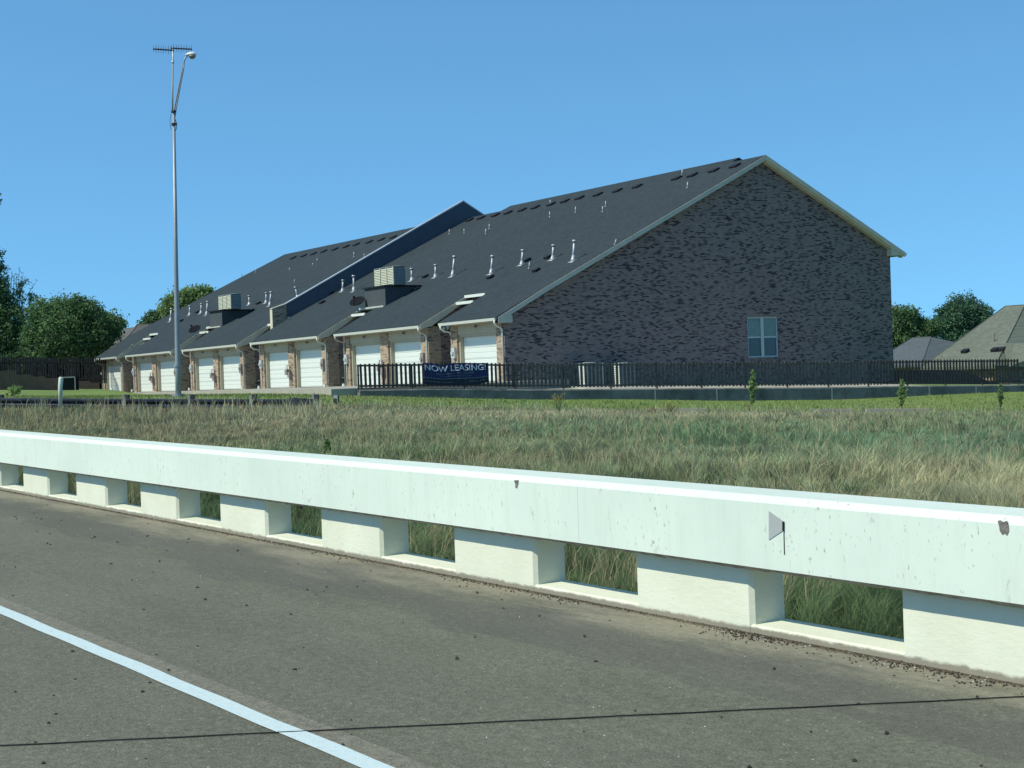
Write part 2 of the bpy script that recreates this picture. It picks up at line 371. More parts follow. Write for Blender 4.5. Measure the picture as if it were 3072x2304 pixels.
sc = RAMP(t, vo.outputs['Color'], [(.0, (.035, .035, .032)), (.6, (.155, .15, .12)), (.86, (.24, .225, .185)), (.93, (.48, .48, .42))])
c = MIX(t, MATH(t, 'MULTIPLY', stone, .7), c, sc)
# tan silt washed up against the foot of the barrier, with a darker damp band behind it
wob = MATH(t, 'MULTIPLY', MATH(t, 'SUBTRACT', NOISE(t, MAP(t, p, (.45, 1.5, 1)), 1.3, 6, .72), .5), 2.6)
silt = RAMP(t, MATH(t, 'ADD', pp, wob), [(.08, .9), (.5, 0.0)])
c = MIX(t, silt, c, RAMP(t, med, [(.3, (.18, .165, .115)), (.7, (.28, .255, .185))]))
wob2 = MATH(t, 'MULTIPLY', MATH(t, 'SUBTRACT', NOISE(t, MAP(t, p, (.4, 1.6, 1)), 1.4, 6, .7), .5), 2.0)
dk = MATH(t, 'MULTIPLY', RAMP(t, MATH(t, 'ADD', pp, wob2), [(.25, 0.0), (.5, .42), (.95, .3), (1.7, 0.0)]), 1.0)
c = MIX(t, dk, c, (.07, .068, .062))
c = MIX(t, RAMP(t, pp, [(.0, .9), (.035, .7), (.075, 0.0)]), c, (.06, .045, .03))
# faded ghost of an older edge line beside the fresh one
g1 = MATH(t, 'MULTIPLY', MATH(t, 'GREATER_THAN', pp, 2.525), MATH(t, 'LESS_THAN', pp, 2.63))
c = MIX(t, MATH(t, 'MULTIPLY', g1, MATH(t, 'MULTIPLY', RAMP(t, med, [(.35, .2), (.65, .8)]), .7)), c, (.26, .23, .18))
t.links.new(c, b.inputs['Base Color'])
BUMP(t, b, MATH(t, 'ADD', fine, MATH(t, 'MULTIPLY', med, 1.0)), .55, .012); M['asphalt'] = m
mb = MB(); S0, S1 = -40, 75
prof = [(-.30, 0), (10.5, 0), (10.5, -.45), (-.30, -.45)]
mb.prism([rp(S0, a, h) for a, h in prof], RD*(S1-S0))
road = mb.build('road', M['asphalt']); tag(road, kind='structure')
# the painted edge line, a thin sheet 4 mm above the asphalt
m, t, b = nodes('road_paint', .6, .4); p = POS(t); n1 = NOISE(t, p, 30, 5, .7)
t.links.new(RAMP(t, n1, [(.25, (.32, .38, .36)), (.40, (.49, .58, .56)), (.7, (.55, .64, .615))]), b.inputs['Base Color']); BUMP(t, b, n1, .3, .005)
mb = MB(); pts = []
for i in range(0, 461):
    s = -40 + i*.25; j = .004*math.sin(i*1.7)+.003*math.sin(i*.61)
    pts += [rp(s, 2.635+j, .004), rp(s, 2.725+j*.6, .004)]
mb.add(pts, [(2*i, 2*i+1, 2*i+3, 2*i+2) for i in range(460)])
o = mb.build('painted_edge_line', m); tag(o, kind='structure')

# ------------------------------------------------------------------ concrete barrier
bar = thing('concrete_barrier', rp(0, 0, 0), 'long white painted concrete parapet rail with low square openings along the road edge', 'road barrier')
mb = MB(); pr = [(.10, .352), (.10, .672), (.072, .705), (-.235, .700), (-.245, .69), (-.245, .352)]
segs = [(-14.0, -2.9+.0), (-2.9, 1.06), (1.06, 30.0)]
JS = float((onPl(1736, 1540, RB+RP*.1, RP)-RB)@RD)
for a, b_ in [(-14, JS-.0007), (JS+.0007, JS+15), (JS+15.005, 34)]:
    mb.prism([rp(a, q, h) for q, h in pr], RD*(b_-a))
beam = mb.build('beam', M['rail'], bar)
mb = MB(); prev = None
pts = []
for i in range(0, 961):
    s = -14+i*.05; j = .006*math.sin(i*.9)+.007*random.random(); k = .010*random.random()
    pts += [rp(s, .094+j*.6, .351), rp(s, .066, .335-k*.7), rp(s, .050, .351)]
fs = []
for i in range(960):
    fs += [(3*i, 3*i+1, 3*i+4, 3*i+3), (3*i+1, 3*i+2, 3*i+5, 3*i+4)]
mb.add(pts, fs); mb.build('drip_edge', M['rough_edge'], bar)
mb = MB()
for a in (-14,): mb.prism([rp(a, q, h) for q, h in [(-.003, -.02), (-.003, .030), (-.012, .040), (-.225, .045), (-.225, -.1)]], RD*48)
mb.build('sill', M['postpaint'], bar)
for k in range(-7, 18):
    left = -.045 + 1.852*k; right = left-.89; c = .022
    poly = [(left, -.225), (left, 0), (right+c, 0), (right, -c), (right, -.225)]
    mb = MB(); mb.prism([rp(s, q, -.02) for s, q in poly], (0, 0, .373)); mb.build('post', M['postpaint'], bar)
# spalls on the beam, plate-like reflector bracket, wire
def on_face(x, y, p=.10):
    q = onPl(x, y, RB+RP*p, RP); return q
def patch(name, pts, mat, thick, parent, p=.1005):
    mb = MB(); mb.prism([on_face(x, y, p) for x, y in pts], RP*thick); return mb.build(name, mat, parent)
spallm = plain('spall', (.16, .15, .13), .95, .5, 30, bump=.8)
patch('spalled_concrete', [(2993, 1563), (3001, 1560), (3010, 1566), (3022, 1562), (3026, 1575), (3028, 1592), (3022, 1606), (3014, 1600), (3007, 1604), (3000, 1592), (2998, 1578)], spallm, .002, bar)
patch('spalled_concrete', [(1542, 1441), (1556, 1440), (1555, 1452), (1551, 1465), (1546, 1462), (1547, 1452)], spallm, .002, bar)
pl = thing('barrier_marker', on_face(2351, 1580), 'small grey trapezoid marker plate fixed to the face of the white rail', 'marker')
gm = plain('marker_grey', (.34, .36, .34), .5, .04, 6)
patch('plate', [(2307.5, 1533), (2351, 1564), (2351, 1591), (2307.5, 1620)], gm, .003, pl)
patch('hinge', [(2351, 1564), (2353.5, 1565), (2353.5, 1592), (2351, 1591)], M['black'], .010, pl)
patch('wire', [(2351.8, 1592), (2353, 1592), (2354.6, 1664), (2353.4, 1664)], M['post_dark'], .004, pl)

# added tube on the road standing in for a line in the car window
a, b_ = onRoad(-120, 2246), onRoad(3072, 2093)
dv = np.array(b_)-np.array(a); a2 = np.array(a)-dv*.25; b2 = np.array(b_)-dv*.0
mb = MB(); q = []
for i in range(61):
    u = i/60; sp_ = a2+(b2-a2)*u; q.append(rp(sp_[0], sp_[1], .0045+.0006*math.sin(i*1.1)))
mb.tube(q, .0028, 8)
o = mb.build('window_line', M['black'], None, True); tag(o, 'thin black car window line, added as a tube straight across the asphalt and over the painted edge line', 'window_line')
# loose gravel: dark and pale crumbs, and a windrow along the barrier foot
mb = MB(); mb2 = MB()
def pebble(mb, s, p, r):
    vs = []; 
    for dx, dy, dz in [(1, 0, .3), (-1, 0, .3), (0, 1, .3), (0, -1, .3), (.1, .1, 1.1), (0, 0, -.2)]:
        j = .65+.6*random.random(); vs.append(rp(s+dx*r*j, p+dy*r*j, dz*r*j))
    mb.add(vs, [(0, 2, 4), (2, 1, 4), (1, 3, 4), (3, 0, 4), (2, 0, 5), (1, 2, 5), (3, 1, 5), (0, 3, 5)])
for i in range(620):
    s = random.uniform(-5, 14); p = random.uniform(.15, 4.0); (pebble(mb, s, p, random.choice([.004, .005, .007, .009, .012])) if random.random() < .55 else pebble(mb2, s, p, random.choice([.003, .004, .005, .006])))
for i in range(2600):
    s = random.uniform(-5, 14); p = abs(random.gauss(0, .035))+.004; pebble(mb if random.random() < .92 else mb2, s, p, random.uniform(.002, .006))
for cs_, n, w_ in [(-1.0, 240, .18), (-2.15, 260, .28), (.6, 90, .2), (1.5, 90, .25), (3.4, 60, .3)]:
    for i in range(n):
        s = random.gauss(cs_, w_); p = .03+abs(random.gauss(0, .07)); pebble(mb if random.random() < .88 else mb2, s, p, random.uniform(.003, .008))
o = mb.build('gravel', plain('gravel_dark', (.045, .035, .028), .95, .5, 40)); tag(o, kind='stuff')
o = mb2.build('gravel_pale', plain('gravel_pale', (.36, .35, .30), .9, .4, 40)); tag(o, kind='stuff')

# ------------------------------------------------------------------ tall grass (one mesh)
def blades(name, n_try, zmin, zmax, hfun, cfun, wid, keep, kind='stuff', xmarg=(-350, 3500), seed=5, bend=.5):
    r = np.random.default_rng(seed)
    Z = np.exp(r.uniform(math.log(zmin), math.log(zmax), n_try)) if zmax/zmin > 2 else r.uniform(zmin, zmax, n_try)
    px = r.uniform(xmarg[0], xmarg[1], n_try)
    base = CAM[None] + Z[:, None]*((px[:, None]-CX)/F_*RT[None] + FW[None])
    x, y = base[:, 0], base[:, 1]
    # cluster into tufts
    cell = .22; tx = np.floor(x/cell)*cell; ty = np.floor(y/cell)*cell
    hsh = np.modf(np.abs(np.sin(tx*127.1+ty*311.7)*43758.5))[0]; hsh2 = np.modf(np.abs(np.sin(tx*269.5+ty*183.3)*43758.5))[0]
    x = x + (tx+cell*hsh-x)*.5; y = y + (ty+cell*hsh2-y)*.5
    k = keep(x, y); x, y, hsh, hsh2, Z = x[k], y[k], hsh[k], hsh2[k], Z[k]; n = len(x)
    z = gz(x, y); h = hfun(x, y, hsh, r)*r.uniform(.55, 1.15, n); a = r.uniform(0, 2*math.pi, n)
    wd = wid*r.uniform(.6, 1.3, n)*np.clip(Z/14, .55, 3.2)
    la = 6.28*np.modf(np.abs(vnoise(x, y, 1.2, 41))*2.0)[0] + 1.2*hsh2 + r.normal(0, .7, n); ln = h*bend*r.uniform(.2, 1.1, n)
    lodge = np.clip(vnoise(x, y, 1.5, 43), 0, 1) if bend > .6 else 0; ln = ln*(1+1.1*lodge); h = h*(1-.35*lodge)
    ca, sa = np.cos(a)*wd*.5, np.sin(a)*wd*.5; lx, ly = np.cos(la)*ln, np.sin(la)*ln
    V = np.empty((n, 5, 3))
    V[:, 0] = np.stack([x-ca, y-sa, z-.04], 1); V[:, 1] = np.stack([x+ca, y+sa, z-.04], 1)
    V[:, 2] = np.stack([x+ca*.8+lx*.35, y+sa*.8+ly*.35, z+h*.6], 1); V[:, 3] = np.stack([x-ca*.8+lx*.35, y-sa*.8+ly*.35, z+h*.6], 1)
    V[:, 4] = np.stack([x+lx, y+ly, z+h*.97], 1)
    me = bpy.data.meshes.new(name); me.vertices.add(n*5); me.vertices.foreach_set('co', V.ravel())
    b5 = np.arange(n)*5
    loops = np.stack([b5, b5+1, b5+2, b5+3, b5+3, b5+2, b5+4], 1).ravel(); me.loops.add(len(loops)); me.loops.foreach_set('vertex_index', loops)
    st = np.stack([np.arange(n)*7, np.arange(n)*7+4], 1).ravel(); me.polygons.add(2*n); me.polygons.foreach_set('loop_start', st)
    me.update(calc_edges=True)
    colr = cfun(x, y, hsh, r, Z); c4 = np.ones((n, 5, 4)); c4[:, :, :3] = colr[:, None, :]
    at = me.color_attributes.new('Col', 'FLOAT_COLOR', 'POINT'); at.data.foreach_set('color', c4.ravel())
    me.materials.append(M['grass']); o = bpy.data.objects.new(name, me); COL.objects.link(o); tag(o, kind=kind); return o
TAN, BRN, OLV, GRN, TEAL = [np.array(c) for c in ((.52, .46, .28), (.33, .265, .165), (.28, .285, .155), (.175, .27, .12), (.145, .25, .145))]
def fieldz(px, py): 
    q = CAM.copy(); r = ray(px, py); Zs = np.linspace(9, 70, 400); pts = CAM[None]+Zs[:, None]*r[None]; g = gz(pts[:, 0], pts[:, 1])
    i = np.argmax(pts[:, 2] < g); return pts[i] if pts[i, 2] < g[i] else pts[-1]
spots = [(2850, 1450, 2.2, 'TAN', 1.6), (3000, 1520, 1.6, 'TAN', 1.3), (2700, 1330, 3.2, 'TEAL', 1.5), (2250, 1320, 3.5, 'GRN', 1.2), (1550, 1290, 3.0, 'TEAL', 1.2), (1850, 1340, 2.5, 'BRN', 1.0),
         (1500, 1420, 2.0, 'BRN', 1.4), (2100, 1480, 1.6, 'BRN', 1.0), (900, 1330, 3.2, 'OLV', .8), (300, 1250, 6, 'BRN', 1.1), (1250, 1260, 4, 'TAN', .9), (1750, 1245, 4, 'TAN', .8), (2500, 1260, 3, 'TAN', .7),
         (2000, 1390, 2.0, 'TAN', .7), (650, 1300, 3, 'BRN', .8), (1650, 1420, 1.5, 'GRN', .8), (2350, 1420, 1.8, 'GRN', 1.2), (3050, 1350, 3, 'TEAL', 1.3), (1500, 1720, .6, 'GRN', 2.5), (1800, 1760, 1.0, 'GRN', 2.5), (2550, 1850, 1.5, 'GRN', 3), (1300, 1600, 1.2, 'GRN', 2)]
SP = [(*fieldz(a, b_)[:2], r, c, s) for a, b_, r, c, s in spots]
names_ = {'TAN': 0, 'BRN': 1, 'OLV': 2, 'GRN': 3, 'TEAL': 4}
def mixcols(x, y, hsh, r, Z):
    tt = np.clip(((x-LA[0])*LD[0]+(y-LA[1])*LD[1])/32, 0, 1)
    W = np.stack([.38+.42*vnoise(x, y, .55, 1)-.10*tt, .50+.4*vnoise(x, y, .38, 2)-.22*tt, .75+.3*vnoise(x, y, .5, 4), .5+.5*vnoise(x, y, .33, 5)+.3*tt, .25+.45*vnoise(x, y, .28, 6)+.45*tt], 1)
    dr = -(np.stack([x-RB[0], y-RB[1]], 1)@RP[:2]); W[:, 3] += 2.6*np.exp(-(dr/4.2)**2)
    wx, wy = x+1.6*vnoise(x, y, 1.3, 21)+.7*vnoise(x, y, 4, 22), y+1.6*vnoise(x, y, 1.3, 23)+.7*vnoise(x, y, 4, 24)
    W += .35*np.stack([vnoise(x, y, 2.6, 30+k) for k in range(5)], 1)
    for sx, sy, rr, nm, st in SP: W[:, names_[nm]] += st*.75*np.exp(-((wx-sx)**2+(wy-sy)**2)/(rr*rr*1.6))
    W = np.clip(W, .02, None)**2.0; W /= W.sum(1, keepdims=True)
    u = r.uniform(0, 1, len(x)); pick = np.argmax(np.cumsum(W, 1) > u[:, None], 1)
    ALL = np.array([TAN, BRN, OLV, GRN, TEAL]); c = .42*ALL[pick] + .58*(W@ALL)
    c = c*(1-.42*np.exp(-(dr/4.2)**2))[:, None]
    return np.clip(c*(.62+.76*hsh[:, None]*r.uniform(.5, 1.2, (len(x), 1))+.15), .01, .9)
def hwild(x, y, hsh, r):
    h = .13+.11*hsh+.09*vnoise(x, y, 1.1, 8)
    for sx, sy, rr, nm, st in SP:
        if nm == 'TAN': h = h + .07*st*np.exp(-((x-sx)**2+(y-sy)**2)/(rr*rr))
    return np.clip(h, .07, .6)*np.clip(1.25-np.hypot(x, y)/75, .5, 1.15)
def keepwild(x, y):
    q = np.stack([x-RB[0], y-RB[1]], 1)@RP[:2]; return (q < -.55) & (lawn_d(x, y) < .6)
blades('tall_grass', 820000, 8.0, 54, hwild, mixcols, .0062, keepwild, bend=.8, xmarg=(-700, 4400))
def seedcol(x, y, hsh, r, Z): return np.clip(np.array([.36, .31, .18])[None]*(.7+.6*r.uniform(0, 1, (len(x), 1))), 0, .8)
blades('dry_stalks', 30000, 9.0, 50, lambda x, y, h, r: (.34+.2*h)*np.clip(1.2-np.hypot(x, y)/80, .5, 1), seedcol, .006, lambda x, y: keepwild(x, y) & (vnoise(x, y, .7, 9) > -.1), seed=8, bend=.75)
_FL = onX(1076, 1169, -50.0); _fa = R_(8)
def keeplawn(x, y): return ((((x-_FL[0])*math.cos(_fa)-(y-_FL[1])*math.sin(_fa)) > .25) | (y < _FL[1]-1)) & (lawn_d(x, y) > .2) & ~((x > -121) & (y > 30) & (x < -50)) & (y < 70) & (np.stack([x-RB[0], y-RB[1]], 1)@RP[:2] < -.55)
def lawncol(x, y, hsh, r, Z):
    a = np.clip(.5+.5*vnoise(x, y, .35, 12), 0, 1)[:, None]
    return (np.array([.15, .225, .065])*(1-a) + np.array([.25, .26, .10])*a)*(.7+.6*r.uniform(0, 1, (len(x), 1)))
blades('lawn_grass', 90000, 40, 78, lambda x, y, h, r: .05+.05*h, lawncol, .008, keeplawn, seed=9)
gp_a = P(0, 1220, 44); 
def near_guard(x, y):
    z = (x*FW[0]+y*FW[1]); px = (x*RT[0]+y*RT[1])/z*F_+CX
    return (px < 980) & (vnoise(x, y, 1.6, 51) > -.25) & keepwild(x, y)
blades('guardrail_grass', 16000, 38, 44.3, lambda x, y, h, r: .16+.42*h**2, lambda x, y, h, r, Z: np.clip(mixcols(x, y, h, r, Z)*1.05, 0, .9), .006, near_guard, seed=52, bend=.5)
def weedcol(x, y, hsh, r, Z): return np.array([.07, .12, .05])[None]*(.6+.8*r.uniform(0, 1, (len(x), 1)))
blades('dark_weeds', 60000, 9, 48, lambda x, y, h, r: (.16+.22*h)*np.clip(1.2-np.hypot(x, y)/80, .5, 1), weedcol, .009, lambda x, y: keepwild(x, y) & (vnoise(x, y, 3.1, 55) > .62), seed=56, bend=.9)
# taller weeds on the lawn edge
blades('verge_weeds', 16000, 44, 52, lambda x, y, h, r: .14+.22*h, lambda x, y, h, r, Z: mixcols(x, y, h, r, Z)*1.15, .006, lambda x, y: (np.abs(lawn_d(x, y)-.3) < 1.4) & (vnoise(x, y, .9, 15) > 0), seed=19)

# broken concrete kerb half buried where verge and lawn meet
ki = 0
for (x0, x1, yy) in [(1940, 2120, 1246), (2430, 2560, 1250), (2600, 2790, 1250)]:
    a, b_ = P(x0, yy, 45.5), P(x1, yy, 45.5); za, zb = gz(a[0], a[1]), gz(b_[0], b_[1]); a[2] = za+.16; b_[2] = zb+.16
    dv = (b_-a); c = (a+b_)/2; L = np.linalg.norm(dv); nn = np.cross(dv/L, (0, 0, 1))
    mb = MB(); mb.obox(c-np.array([0, 0, .05]), dv/2, nn*.09, (0, 0, .07))
    o = mb.build('kerb', M['conc']); tag(o, ['short length of grey kerb half hidden in dry grass, leftmost', 'grey kerb stub in the verge between two longer pieces', 'grey kerb length behind dry grass near the slender sapling'][ki], 'kerb'); ki += 1

# ------------------------------------------------------------------ townhouse row
bld = thing('townhouse_row', (-57.5, 36.2, .8), 'long dark roofed brick townhouse row with white garage doors and one tall brick gable', 'building')
XR = -57.54
def ez(X): return 3.80 + .0044*(X+57.5)        # eave height drops slightly along the row
UN = [(-62.45, -57.54, 1), (-74.2, -64.65, 2), (-86.10, -76.33, 2), (-98.3, -88.5, 2), (-110.6, -100.5, 2), (-118.3, -112.9, 1)]
GUT = [(-62.51, -57.33), (-74.18, -64.50), (-86.10, -76.30), (-98.2, -88.3), (-110.45, -100.40), (-118.25, -112.6)]
YF, YE, YR_ = 36.2, 35.62, 38.35
def gzb(X): return .93 + .0025*(X+57.5)        # door sill height
# front walls: piers, headers
for i, (xl, xr, n) in enumerate(UN):
    z0 = .4; zt = ez(xl)+.15
    if n == 2:
        piers = [(xl, xl+.67), (xl+4.32, xl+5.20), (xr-.80, xr)]; ops = [(xl+.67, xl+4.32), (xl+5.20, xr-.80)]
    else:
        piers = [(xl, xl+.60), (xr-.72, xr)]; ops = [(xl+.60, xr-.72)]
    for a, b_ in piers:
        if i == 0 and b_ > -57.6: b_ = XR-.252
        mb = MB(); mb.box(a, b_, YF, YF+.7, z0, zt-.12); mb.build('brick_pillar', M['brick'], bld)
    # side walls back to the house wall
    for X0, X1 in ((xr-.25, xr-.003), (xl+.003, xl+.25)):
        if i == 0 and X0 > xl+1: continue
        mb = MB(); mb.prism([(X0, YF+.7, z0), (X0, YR_+.35, z0), (X0, YR_+.35, mz(YR_+.35)-.12), (X0, YF+.7, mz(YF+.7)-.12)], (X1-X0, 0, 0)); mb.build('side_wall', M['brick_gable_shade'], bld)
    for a, b_ in ops:
        g = gzb((a+b_)/2); dt = g+2.28
        mb = MB(); mb.box(a, b_, YF+.05, YF+.35, dt+.0, zt-.12); mb.build('header_panel', M['beige'], bld)
        mb = MB(); mb.box(a, a+.10, YF+.12, YF+.5, z0, dt); mb.box(b_-.10, b_, YF+.12, YF+.5, z0, dt); mb.box(a+.10, b_-.10, YF+.12, YF+.5, dt-.10, dt-.002)
        mb.build('door_frame', M['beige'], bld)
        mb = MB(); hh = (2.18)/4
        for k in range(4):
            za = g+.01+k*hh; mb.box(a+.10, b_-.10, YF+.33, YF+.37, za, za+hh-.022)
            for q in range(2): mb.box(a+.14, b_-.14, YF+.318, YF+.33, za+.05+q*hh*.46, za+.03+(q+1)*hh*.43)
            mb.box(a+.10, b_-.10, YF+.352, YF+.37, za+hh-.023, za+hh+.001)
        mb.build('garage_door', M['door'], bld)
        c = (a+b_)/2; mb = MB(); mb.tube([(c, YF+.05, ez(c)-.24), (c, YF-.06, ez(c)-.24)], .05, 10); mb.tube([(c, YF-.06, ez(c)-.30), (c, YF-.06, ez(c)-.17)], [.055, .03], 10)
        mb.build('door_light', M['copper'], bld)
        mb = MB(); mb.box(a-.3, b_+.3, YF-1.0, YF+.36, g-.35, g)
# soffits, gutters, front roof slabs, downspouts
th = .13
for i, (xl, xr, n) in enumerate(UN):
    gl, gr = GUT[i]; e = ez((gl+gr)/2)
    mb = MB(); mb.prism([(gl+.02, YE+.10, e-.13), (gl+.02, YF+.04, e-.13), (gl+.02, YF+.04, e-.09), (gl+.02, YE+.10, e-.09)], (gr-gl-.04, 0, 0)); mb.build('soffit', M['beige'], bld)
    # K-style gutter
    mb = MB(); zl, zr = ez(gl), ez(gr)
    pf = [(YE+.05, .0), (YE-.075, .0), (YE-.075, -.035), (YE-.03, -.125), (YE+.05, -.125)]
    mb.hexa([(gl, pf[4][0], zl+.02+pf[4][1]), (gr, pf[4][0], zr+.02+pf[4][1]), (gr, pf[0][0], zr+.02), (gl, pf[0][0], zl+.02)], [(gl, pf[3][0], zl+.02-.125), (gr, pf[3][0], zr+.02-.125), (gr, pf[1][0], zr+.02), (gl, pf[1][0], zl+.02)])
    mb.build('gutter', M['gutter'], bld)
    for side in (0, 1):
        X = gr-.10 if side else gl+.12; Xw = (xr-.10 if side else xl+.13); g = ez(X)
        mb = MB(); yb = YF-.05
        pts = [(X, YE-.01, g-.10), (X, YE+.0, g-.22), (X+(Xw-X)*.3, YE+.12, g-.33), (Xw, YF-.14, g-.42), (Xw, YF-.055, g-.55), (Xw, YF-.05, .98)] if side else \
              [(X, YE-.01, g-.10), (X, YE+.0, g-.24), (X+(Xw-X)*.4, YE+.15, g-.36), (Xw, YF-.12, g-.42), (Xw, YF-.055, g-.55), (Xw, YF-.05, .98)]
        if side or i in (1, 5): mb.tube(pts, .045, 8); mb.build('downspout', M['gutter'] if i % 2 == 0 or side else M['beige'], bld, True)
        else: mb.tube(pts[:5], .045, 8); mb.build('downspout', M['gutter'], bld, True)
# roof: front garage slopes
mb = MB()
def slab(mb, x0, x1, ya, za0, za1, yb, zb):
    mb.hexa([(x0, ya, za0-th), (x1, ya, za1-th), (x1, yb, zb-th), (x0, yb, zb-th)], [(x0, ya, za0), (x1, ya, za1), (x1, yb, zb), (x0, yb, zb)])
for i, (gl, gr) in enumerate(GUT):
    l = gl-.02; r_ = (gr+.02) if i else -57.22
    slab(mb, l, r_, YE, ez(l)+.075, ez(r_)+.075, YR_, mz(YR_))
RX = [(-57.22, -59.9, 52.2), (-59.9, -82.55, 52.75), (-82.55, -86.28, 52.0), (-86.56, -118.55, 52.5)]
for x1, x0, yr in RX:
    zt = mz(yr)
    mb.hexa([(x0, YR_, mz(YR_)-th), (x1, YR_, mz(YR_)-th), (x1, yr, zt-th), (x0, yr, zt-th)], [(x0, YR_, mz(YR_)), (x1, YR_, mz(YR_)), (x1, yr, zt), (x0, yr, zt)])
    yb = 62.15; zb = zt-.488*(yb-yr)
    mb.hexa([(x0, yr, zt-th), (x1, yr, zt-th), (x1, yb, zb-th), (x0, yb, zb-th)], [(x0, yr, zt), (x1, yr, zt), (x1, yb, zb), (x0, yb, zb)])
mb.build('roof', M['shingle'], bld)
# recess walls, recess gutters and brown rake boards
for i in range(1, 6):
    xl = GUT[i][1]; xr = UN[i-1][0]
    if i == 3: pass
    mb = MB(); mb.box(UN[i][1]-.1, xr+.1, YR_+.36, YR_+.6, .4, mz(YR_+.36)-.14); mb.build('recess_wall', M['brick_gable_shade'], bld)
    if 1:
        mb = MB(); mb.box(xl+.03, xr-.05, YR_-.10, YR_+.0, mz(YR_)-.11, mz(YR_)+.03); mb.build('gutter', M['gutter'], bld)
        mb = MB(); mb.prism([(xl+.02, YR_-.62, mz(YR_-.6)-.16), (xl+.02, YR_-.50, mz(YR_-.6)-.16), (xl+.02, YR_-.50, mz(YR_-.6)-.02), (xl+.02, YR_-.62, mz(YR_-.6)-.02)], (1.7, 0, 0)); mb.build('gutter', M['gutter'], bld)
    X = GUT[i][1]+.02
    mb = MB(); mb.prism([(X, YE+.02, ez(X)-.16), (X, YE+.02, ez(X)+.06), (X, YR_, mz(YR_)-.02), (X, YR_, mz(YR_)-.24), (X, YF+.1, ez(X)-.02)], (.035, 0, 0)); mb.build('rake_board', M['rake_tan'], bld)
# gable wall with window opening
WY0, WY1, WZ0, WZ1 = 50.85, 52.92, 1.64, 3.72
X0, X1 = XR-.25, XR
mb = MB(); zg = -.9
def gcol(y0, y1, zb, zt0, zt1): mb.prism([(X0, y0, zb), (X0, y1, zb), (X0, y1, zt1), (X0, y0, zt0)], (X1-X0, 0, 0))
ga = lambda y: min(mz(y), 2*mz(52.2)-mz(y))-.16
gcol(YF, WY0, zg, ez(XR)-.05, ga(WY0)); gcol(WY0, WY1, zg, WZ0, WZ0)
mb.prism([(X0, WY0, WZ1), (X0, WY1, WZ1), (X0, WY1, ga(WY1)), (X0, 52.2, ga(52.2)), (X0, WY0, ga(WY0))], (X1-X0, 0, 0))
gcol(WY1, 61.3, zg, ga(WY1), ga(61.3))
gw = mb.build('gable_wall', M['brick_gable_shade'], bld)
win = MB(); fr = .07
for a, b_, c, d in [(WY0, WY1, WZ1-fr, WZ1), (WY0, WY1, WZ0, WZ0+fr), (WY0, WY0+fr, WZ0+fr, WZ1-fr), (WY1-fr, WY1, WZ0+fr, WZ1-fr)]:
    win.box(XR-.13, XR-.05, a, b_, c, d)
ymid = (WY0+WY1)/2; zm = WZ0+(WZ1-WZ0)*.5
win.box(XR-.13, XR-.045, ymid-.09, ymid+.09, WZ0+fr, WZ1-fr)
for a, b_ in ((WY0+fr, ymid-.09), (ymid+.09, WY1-fr)): win.box(XR-.14, XR-.075, a, b_, zm-.035, zm+.035)
wo = win.build('window', M['winframe'], bld)
mb = MB(); mb2 = MB()
for a, b_ in ((WY0+fr, ymid-.09), (ymid+.09, WY1-fr)):
    mb.box(XR-.12, XR-.105, a, b_, WZ0+fr, zm-.035); mb2.box(XR-.11, XR-.095, a, b_, zm+.035, WZ1-fr)
mb.build('lower_pane', M['glass'], wo); mb2.build('upper_pane', M['blind'], wo)
mb = MB(); mb.box(XR-.25, XR+.03, WY0-.05, WY1+.05, WZ0-.09, WZ0-.002); mb.build('window_sill', M['brick_gable_shade'], wo)
# rake trim on the gable
zr = mz(52.2)
def rake(mb, ya, za, yb, zb, x0, x1, d0, d1):
    mb.prism([(x0, ya, za+d0), (x0, yb, zb+d0), (x0, yb, zb+d1), (x0, ya, za+d1)], (x1-x0, 0, 0))
mb = MB(); rake(mb, YE+.05, ez(XR)+.06, YR_, mz(YR_), XR+.005, XR+.36, -.27, -.03); rake(mb, YR_, mz(YR_), 52.2, zr, XR+.005, XR+.36, -.27, -.03)
mb.prism([(XR+.005, YE+.05, ez(XR)-.21), (XR+.005, YF+.25, ez(XR)-.21), (XR+.005, YF+.25, ez(XR)+.15), (XR+.005, YE+.05, ez(XR)+.03)], (.34, 0, 0))
mb.build('rake_trim', M['trim_grey'], bld)
mb = MB(); rake(mb, 52.2, zr, 62.1, zr-.488*9.9, XR+.28, XR+.36, -.27, -.03); rake(mb, 52.2, zr, 62.0, zr-.488*9.8, XR+.005, XR+.28, -.36, -.14)
zl = zr-.488*9.1
mb.prism([(XR+.01, 61.05, zl-.62), (XR+.01, 61.35, zl-.62), (XR+.01, 62.1, zl-.52), (XR+.01, 62.1, zl-.42), (XR+.01, 61.05, zl-.1)], (.33, 0, 0))
mb.build('rake_trim', M['rake_tan'], bld)
mb = MB(); mb.box(-86.2, XR+.33, 62.12, 62.25, zl-.60, zl-.44); mb.box(-118.5, -86.6, 62.12, 62.25, zl-.60, zl-.44); mb.build('rear_gutter', M['gutter'], bld)
mb = MB(); mb.box(-118.2, XR-.26, 61.05, 61.29, -.9, 7.2)
mb.prism([(-118.35, YF+.72, .3), (-118.35, 61.05, .3), (-118.35, 61.05, ga(61.05)), (-118.35, 52.2, ga(52.2)-.1), (-118.35, YF+.72, mz(YF+.72)-.15)], (.24, 0, 0))
mb.build('rear_wall', M['brick'], bld)
